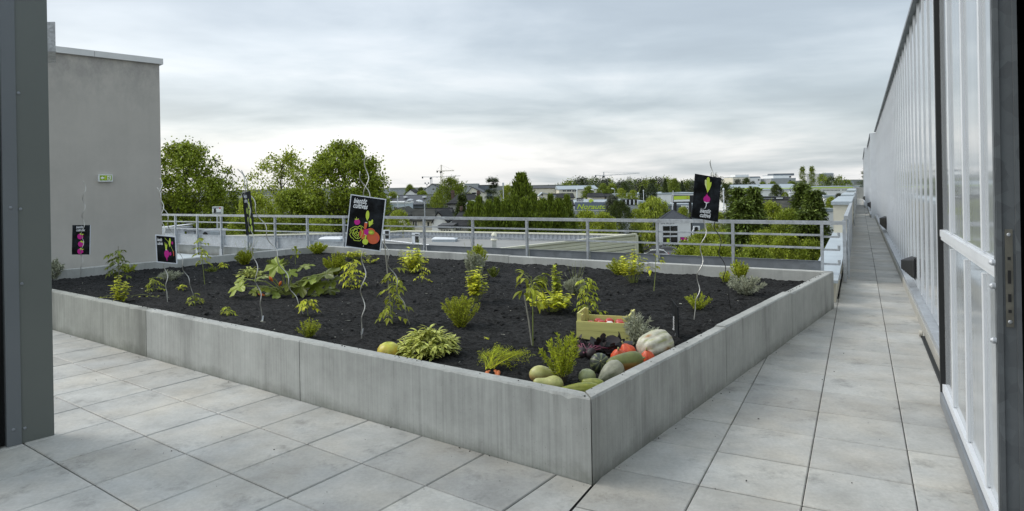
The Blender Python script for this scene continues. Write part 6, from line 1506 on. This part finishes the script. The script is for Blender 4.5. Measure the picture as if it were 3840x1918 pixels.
def make_car():
    t = thing('parked_car', 'car', 'car', (0,0,0)); mb = MB()
    sect(mb, [(-2.1,.38),(-1.72,.22),(1.72,.22),(2.08,.34),(2.12,.58),(1.95,.76),(1.05,.92),(.45,1.34),(.15,1.43),(-.9,1.45),(-1.5,1.38),(-2.0,.98),(-2.12,.80)], .87, .28); mb.build('body', CP['white'], t)
    mb = MB(); sect(mb, [(.98,.94),(.45,1.31),(.12,1.38),(-.9,1.40),(-1.42,1.33),(-1.8,.98)], .882, .28)
    sect(mb, [(1.07,.935),(.46,1.365),(.44,1.33),(1.0,.93)], .74, .28); sect(mb, [(-1.52,1.385),(-2.0,1.0),(-1.97,.98),(-1.5,1.34)], .70, .28); mb.build('window_band', GLASS, t)
    for x in (-1.32, 1.30):
        for y in (-.80, .80):
            mb = MB(); mb.lathe((x, y-.11, .31), [(.31, 0), (.33, .04), (.33, .18), (.31, .22)], 18, (0,1,0)); wv = mb.build('wheel', TYRE, t)
            mb = MB(); mb.lathe((x, y + (.112 if y > 0 else -.112), .31), [(.20, 0), (.17, .012)], 14, (0, 1 if y > 0 else -1, 0)); mb.build('rim', MT['metal'], wv)
    for y in (-.62, .62):
        mb = MB(); mb.box((2.06, y, .66), (.14, .36, .14)); mb.build('headlight', LAMP, t)
        mb = MB(); mb.box((-2.07, y, .84), (.12, .30, .16)); mb.build('tail_light', SG[5], t)
    return t
car0 = make_car(); first = True; CARM = {}
def car(label, px, py, ang, col, sc=1.0, group='parked cars', zoff=0):
    global first
    p = gz(px, py); p.z = ZGR + .02
    if first: t = car0; t.location = p; t.rotation_euler = (0,0,rad(ang)); t['label'] = label; first = False; t['group'] = group
    else: t = dup(car0, p, rad(ang), None, label, group)
    t.scale = (sc, sc, sc)
    if col != 'white':
        for c in t.children:
            if c.name.startswith('body'):
                if col not in CARM: me = c.data.copy(); me.materials[0] = CP[col]; CARM[col] = me
                c.data = CARM[col]
    return t
car('white car nearest the left railing post in the far car park', 760, 847, 10, 'white'); car('black car in the far car park beside the lamp pole', 796, 849, 8, 'black')
car('small white van-like car seen from behind in front of the black car', 757, 859, 80, 'white'); car('pale blue car behind the black one', 790, 838, 175, 'blue')
car('white car furthest right in the far car park', 824, 836, 20, 'white'); car('pale car behind the beetroot stake in the far car park', 640, 842, 0, 'silver'); car('silver car at the tower corner seen through the railing', 612, 852, 15, 'silver')
car('dark estate car on the road below the play house', 2462, 957, 168, 'black', 1.05); car('white car in front of the dark estate car below the play house', 2450, 975, 170, 'white'); car('grey car right of the dark estate car on the road', 2492, 962, 165, 'grey')
car('white car parked beside the conifer group right of the turnip sign', 2712, 778, 20, 'white'); car('second white car behind the one beside the conifer group', 2722, 768, 25, 'white')
# ================================================================ lamps, poles, cranes
def lamp(label, x, yt, dx, Z, double=False):
    b = at(x, yt, Z); t = thing('street_lamp', label, 'street lamp', (b.x, Z, ZGR)); mb = MB(); mb.tube([(b.x, Z, ZGR), (b.x, Z, b.z)], [.11, .07], 8); mb.build('pole', MT['metal'], t)
    ex_ = dx*Z/F; mb = MB(); mb.tube([(b.x, Z, b.z-.02), (b.x+ex_*.6, Z, b.z+abs(ex_)*.18)], .05, 6); mb.build('arm', MT['metal'], t)
    mb = MB(); mb.lathe((b.x+ex_*.55, Z, b.z+abs(ex_)*.17), [(.05,0),(.16,.12),(.2,.5),(.08,.85),(.02,.9)], 8, V((ex_, 0, abs(ex_)*.2))); mb.build('lamp_head', MT['white'], t)
lamp('bent street lamp in front of the warehouse, left of the other bent lamp', 1518, 757, 14, 90); lamp('bent street lamp whose arm points left before the slate roofs', 1592, 760, -11, 84); lamp('bent street lamp in front of the dark spruce by the manor', 1749, 763, 15, 80)
lamp('thin lamp pole in the far car park', 789, 795, -11, 120); lamp('lamp post on the hill left of the pale bush', 2305, 710, -3, 180); lamp('lamp post above the gabled house over the store', 2229, 714, -3, 178)
for lb, x, y0, Z, r_ in (('thin dark pole in front of the red edged gable', 1491, 746, 88, .06), ('white flag pole left of the store sign', 2163, 715, 150, .10), ('white globe lamp pole above the white store', 2413, 719, 165, .08), ('lamp pole right of the turnip sign at the edge of the car park', 2713, 716, 100, .09), ('white lamp mast in the car park behind the left spruce', 2750, 716, 105, .09), ('white mast in front of the long hall', 2962, 728, 118, .14), ('tall pole with a white box in front of the pale tree by the cedar', 1887, 692, 100, .07)):
    b = at(x, y0, Z); t = thing('pole', lb, 'pole', (b.x, Z, ZGR)); mb = MB(); mb.tube([(b.x, Z, ZGR), (b.x, Z, b.z)], r_, 7); mb.build('shaft', MT['white'], t); mb = MB()
    if 'box' in lb: mb.box((b.x, Z, b.z), (.3*1, .3, .5))
    else: mb.lathe((b.x, Z, b.z), [(r_*.5, -.05), (r_*1.7, .1), (r_*1.7, .3), (r_*.4, .42)], 8)
    mb.build('cap', MT['white'], t)
for lb, x, y, Z in (('floodlight mast with two lamps right of the dense plane tree', 1460, 690, 240), ('floodlight mast left of the grey building under the cranes', 1601, 690, 255)):
    b = at(x, y, Z); t = thing('floodlight_mast', lb, 'street lamp', (b.x, Z, ZGR)); mb = MB(); mb.tube([(b.x, Z, ZGR), (b.x, Z, b.z)], [.22, .12], 7); mb.build('pole', MT['metal'], t)
    for s_ in (-1, 1): mb = MB(); mb.bar((b.x, Z, b.z-.6), (b.x+s_*.55, Z, b.z+.1), .1); mb.box((b.x+s_*.65, Z-.1, b.z+.25), (.5, .4, .55)); mb.build('lamp', MT['metal_d'], t)
def lattice(mb, a, b, w_, h_, n, r_):
    a, b = V(a), V(b); d = (b-a).normalized(); up_ = V((0,0,1)) if abs(d.z) < .9 else V((0,1,0)); x = d.cross(up_).normalized(); y = x.cross(d).normalized(); L = (b-a).length
    cs = [x*w_/2*i + y*h_/2*j for i, j in ((-1,-1),(1,-1),(1,1),(-1,1))]
    for c in cs: mb.bar(a+c, b+c, r_)
    for i in range(n):
        p0, p1 = a + d*L*i/n, a + d*L*(i+1)/n
        for k2 in range(4):
            mb.bar(p0 + cs[k2], p1 + cs[(k2+1) % 4], r_*.6)
CRY = M('crane_ochre', (.28,.26,.15), .7, .1, .5); CRG = M('crane_grey', (.38,.42,.45), .7, .05, .5); CRD = M('crane_dark', (.05,.055,.06), .8)
def crane(label, x, yj, ytop, xl, xr, yl, yr, Z, mat, hat=True, cw=(0,0)):
    q = at(x, yj, Z); t = thing('tower_crane', label, 'crane', (q.x, Z, ZGR)); px_ = Z/F; mb = MB(); lattice(mb, (q.x, Z, ZGR), (q.x, Z, q.z), 6*px_, 6*px_, 26, .8*px_); mb.build('mast', mat, t)
    top = at(x, ytop, Z); a = at(xl, yl, Z); b = at(xr, yr, Z); o = V((q.x, Z, q.z))
    mb = MB(); lattice(mb, o, V((b.x, Z, b.z)), 2.2*px_, 2.6*px_, 22, .55*px_); mb.build('jib', mat, t)
    mb = MB(); lattice(mb, o, V((a.x, Z, a.z)), 2.6*px_, 1.8*px_, 8, .6*px_); mb.build('counter_jib', mat, t)
    mb = MB(); mb.box((a.x + 2.5*px_, Z, a.z - 2.5*px_), (5*px_, 3*px_, 7*px_)); mb.build('counterweight', CRD, t)
    mb = MB(); mb.box((q.x - 3*px_, Z - 2*px_, q.z - 5*px_), (5*px_, 4*px_, 6*px_)); mb.box((q.x, Z, q.z - 3.5*px_), (6.5*px_, 6*px_, 5*px_)); mb.build('cab', CRD, t)
    if hat:
        mb = MB(); lattice(mb, o, V((q.x, Z, top.z)), 3*px_, 3*px_, 6, .8*px_); mb.build('tower_head', mat, t)
        mb = MB()
        for e_ in (V((a.x, Z, a.z)), V((b.x, Z, b.z)), o*.55 + V((b.x, Z, b.z))*.45): mb.tube([V((q.x, Z, top.z)), e_ + V((0,0,1.2*px_))], .22*px_, 4)
        mb.build('tie_rod', CRG, t)
    m_ = o*.8 + V((b.x, Z, b.z))*.2; mb = MB(); mb.box((m_.x, Z, m_.z - 2.2*px_), (4*px_, 2*px_, 1.6*px_)); mb.build('trolley', mat, t)
crane('tall ochre tower crane with a pointed head above the dark pine', 1655, 642, 619, 1637, 1703, 642, 640.5, 420, CRY)
crane('flat topped grey tower crane left of the ochre one', 1617, 665, 661, 1582, 1727, 664, 660, 520, CRG, False)
crane('pale tower crane with a long rising jib above the skyline belt', 2264, 659, 646, 2231, 2399, 659, 650, 560, CRG)
# traffic sign, bollards, bird
q = at(813, 852, 175); t = thing('round_sign', 'round red road sign in the far car park', 'traffic sign', (q.x, 175, ZGR)); mb = MB(); mb.tube([(q.x, 175, ZGR), (q.x, 175, q.z)], .06, 6); mb.build('pole', MT['metal'], t)
mb = MB(); mb.lathe((q.x, 174.9, q.z), [(.42, 0), (.42, .04)], 18, (0,-1,0)); mb.build('disc', SG[5], t)
for i in range(6):
    p_ = gz(2436 + i*7, 929 - (i % 2)*3); mb = MB(); mb.lathe((p_.x, p_.y, ZGR), [(.07,0),(.07,.95),(.05,1.02)], 8); tag(mb.build('bollard', MT['black'], loc=p_), 'black bollard in the row on the pavement left of the play house', 'bollard', 'black bollards by the play house')
c = at(811, 604, 60); mb = MB(); mb.lathe(c, [(.005,-.2),(.05,-.1),(.06,0),(.04,.12),(.005,.2)], 8, (1,.2,.1))
for s_ in (-1, 1): mb.add([c + V((-.08,0,.02)), c + V((.08,0,.02)), c + V((.0, s_*.3, .16)), c + V((-.12, s_*.42, .10))], [(0,1,2,3)] if s_ > 0 else [(3,2,1,0)])
tag(mb.build('bird', CRD, loc=c), 'small dark bird flying above the first plane tree', 'bird')
# ================================================================ sky, sun, camera
w = bpy.data.worlds.new('World'); SC.world = w; w.use_nodes = True
nt = w.node_tree; nt.nodes.clear()
out = nt.nodes.new('ShaderNodeOutputWorld'); bg = nt.nodes.new('ShaderNodeBackground'); bg2 = nt.nodes.new('ShaderNodeBackground')
sky = nt.nodes.new('ShaderNodeTexSky'); sky.sky_type = 'NISHITA'; sky.sun_disc = False
SUN_EL, SUN_ROT = 42, -75
sky.sun_elevation = rad(SUN_EL); sky.sun_rotation = rad(SUN_ROT); sky.dust_density = 4
nt.links.new(sky.outputs[0], bg.inputs[0]); bg.inputs[1].default_value = .05
tc = N(nt, 'ShaderNodeTexCoord'); sp = N(nt, 'ShaderNodeSeparateXYZ'); nt.links.new(tc.outputs['Generated'], sp.inputs[0])
zc = math_(nt, 'ADD', math_(nt, 'MAXIMUM', sp.outputs[2], 0.0), .11)
cb = N(nt, 'ShaderNodeCombineXYZ')
nt.links.new(math_(nt, 'DIVIDE', sp.outputs[0], zc), cb.inputs[0]); nt.links.new(math_(nt, 'DIVIDE', sp.outputs[1], zc), cb.inputs[1])
def cn(scale, det, rough, loc=(0,0,0), dist=0.0, st=(1,1,1)):
    mp = N(nt, 'ShaderNodeMapping'); mp.inputs['Location'].default_value = loc; mp.inputs['Scale'].default_value = st; nt.links.new(cb.outputs[0], mp.inputs[0])
    q = N(nt, 'ShaderNodeTexNoise'); q.inputs['Scale'].default_value = scale; q.inputs['Detail'].default_value = det; q.inputs['Roughness'].default_value = rough
    q.inputs['Distortion'].default_value = dist; nt.links.new(mp.outputs[0], q.inputs['Vector']); return q.outputs[0]
n1 = cn(.25, 6, .5, SKY_OFF, .5, (1.0, .9, 1)); n2 = cn(.9, 6, .55, (4.3, 2.2, 0), .4, (.9, .9, 1))
nn = math_(nt, 'ADD', math_(nt, 'MULTIPLY', n1, .74), math_(nt, 'MULTIPLY', n2, .26))
cloud = math_(nt, 'MULTIPLY', math_(nt, 'SUBTRACT', nn, .5), 4.2)
el = ramp(nt, sp.outputs[2], [(0, 1.0), (.055, 1.0), (.08, .72), (.115, .34), (.165, .52), (.215, .40), (.30, .33), (1, .55)])
fac = math_(nt, 'ADD', el, cloud)
cc = ramp(nt, fac, [(.0, (.305,.342,.368)), (.30, (.39,.437,.465)), (.55, (.535,.578,.60)), (.80, (.71,.725,.73)), (1.0, (.84,.84,.835))])
zen = ramp(nt, sp.outputs[2], [(0, .5), (.28, .5), (.62, 1.0), (1, 1.0)])
zen = math_(nt, 'MULTIPLY', zen, 2.0*ZEN) if ZEN != 1 else math_(nt, 'MULTIPLY', zen, 2.0)
mul = N(nt, 'ShaderNodeMix', data_type='RGBA', blend_type='MULTIPLY'); mul.inputs[0].default_value = 1
nt.links.new(cc, mul.inputs[6]); nt.links.new(zen, mul.inputs[7])
nt.links.new(mul.outputs[2], bg2.inputs[0]); bg2.inputs[1].default_value = .93
ad = nt.nodes.new('ShaderNodeAddShader'); nt.links.new(bg.outputs[0], ad.inputs[0]); nt.links.new(bg2.outputs[0], ad.inputs[1]); nt.links.new(ad.outputs[0], out.inputs[0])
ld = bpy.data.lights.new('sun', 'SUN'); ld.energy = 1.2; ld.angle = rad(25); ld.color = (1, .97, .92)
lo = bpy.data.objects.new('sun', ld); COL.objects.link(lo)
# NISHITA: rotation is measured from +Y towards +X
sd = V((math.sin(rad(SUN_ROT))*math.cos(rad(SUN_EL)), math.cos(rad(SUN_ROT))*math.cos(rad(SUN_EL)), math.sin(rad(SUN_EL))))
lo.rotation_euler = sd.to_track_quat('Z', 'Y').to_euler(); lo.location = (0, 0, 30)
cd = bpy.data.cameras.new('camera'); co = bpy.data.objects.new('camera', cd); COL.objects.link(co)
cd.sensor_width = 36; cd.lens = F/3840*36; cd.clip_end = 6000; cd.clip_start = .02
cd.shift_y = -(959-705)/3840
co.location = (0, 0, H); co.rotation_mode = 'QUATERNION'
co.rotation_quaternion = (Matrix.Rotation(ROLL, 3, 'Y') @ Matrix.Rotation(PI/2, 3, 'X')).to_quaternion()
SC.camera = co
SC.view_settings.view_transform = 'Standard'; SC.view_settings.look = 'None'; SC.view_settings.gamma = 1; SC.view_settings.exposure = EXPO
SC.cycles.use_denoising = True; SC.cycles.max_bounces = 6; SC.cycles.diffuse_bounces = 3; SC.cycles.glossy_bounces = 3; SC.cycles.transparent_max_bounces = 4
SC.cycles.transmission_bounces = 3; SC.cycles.sample_clamp_indirect = 5
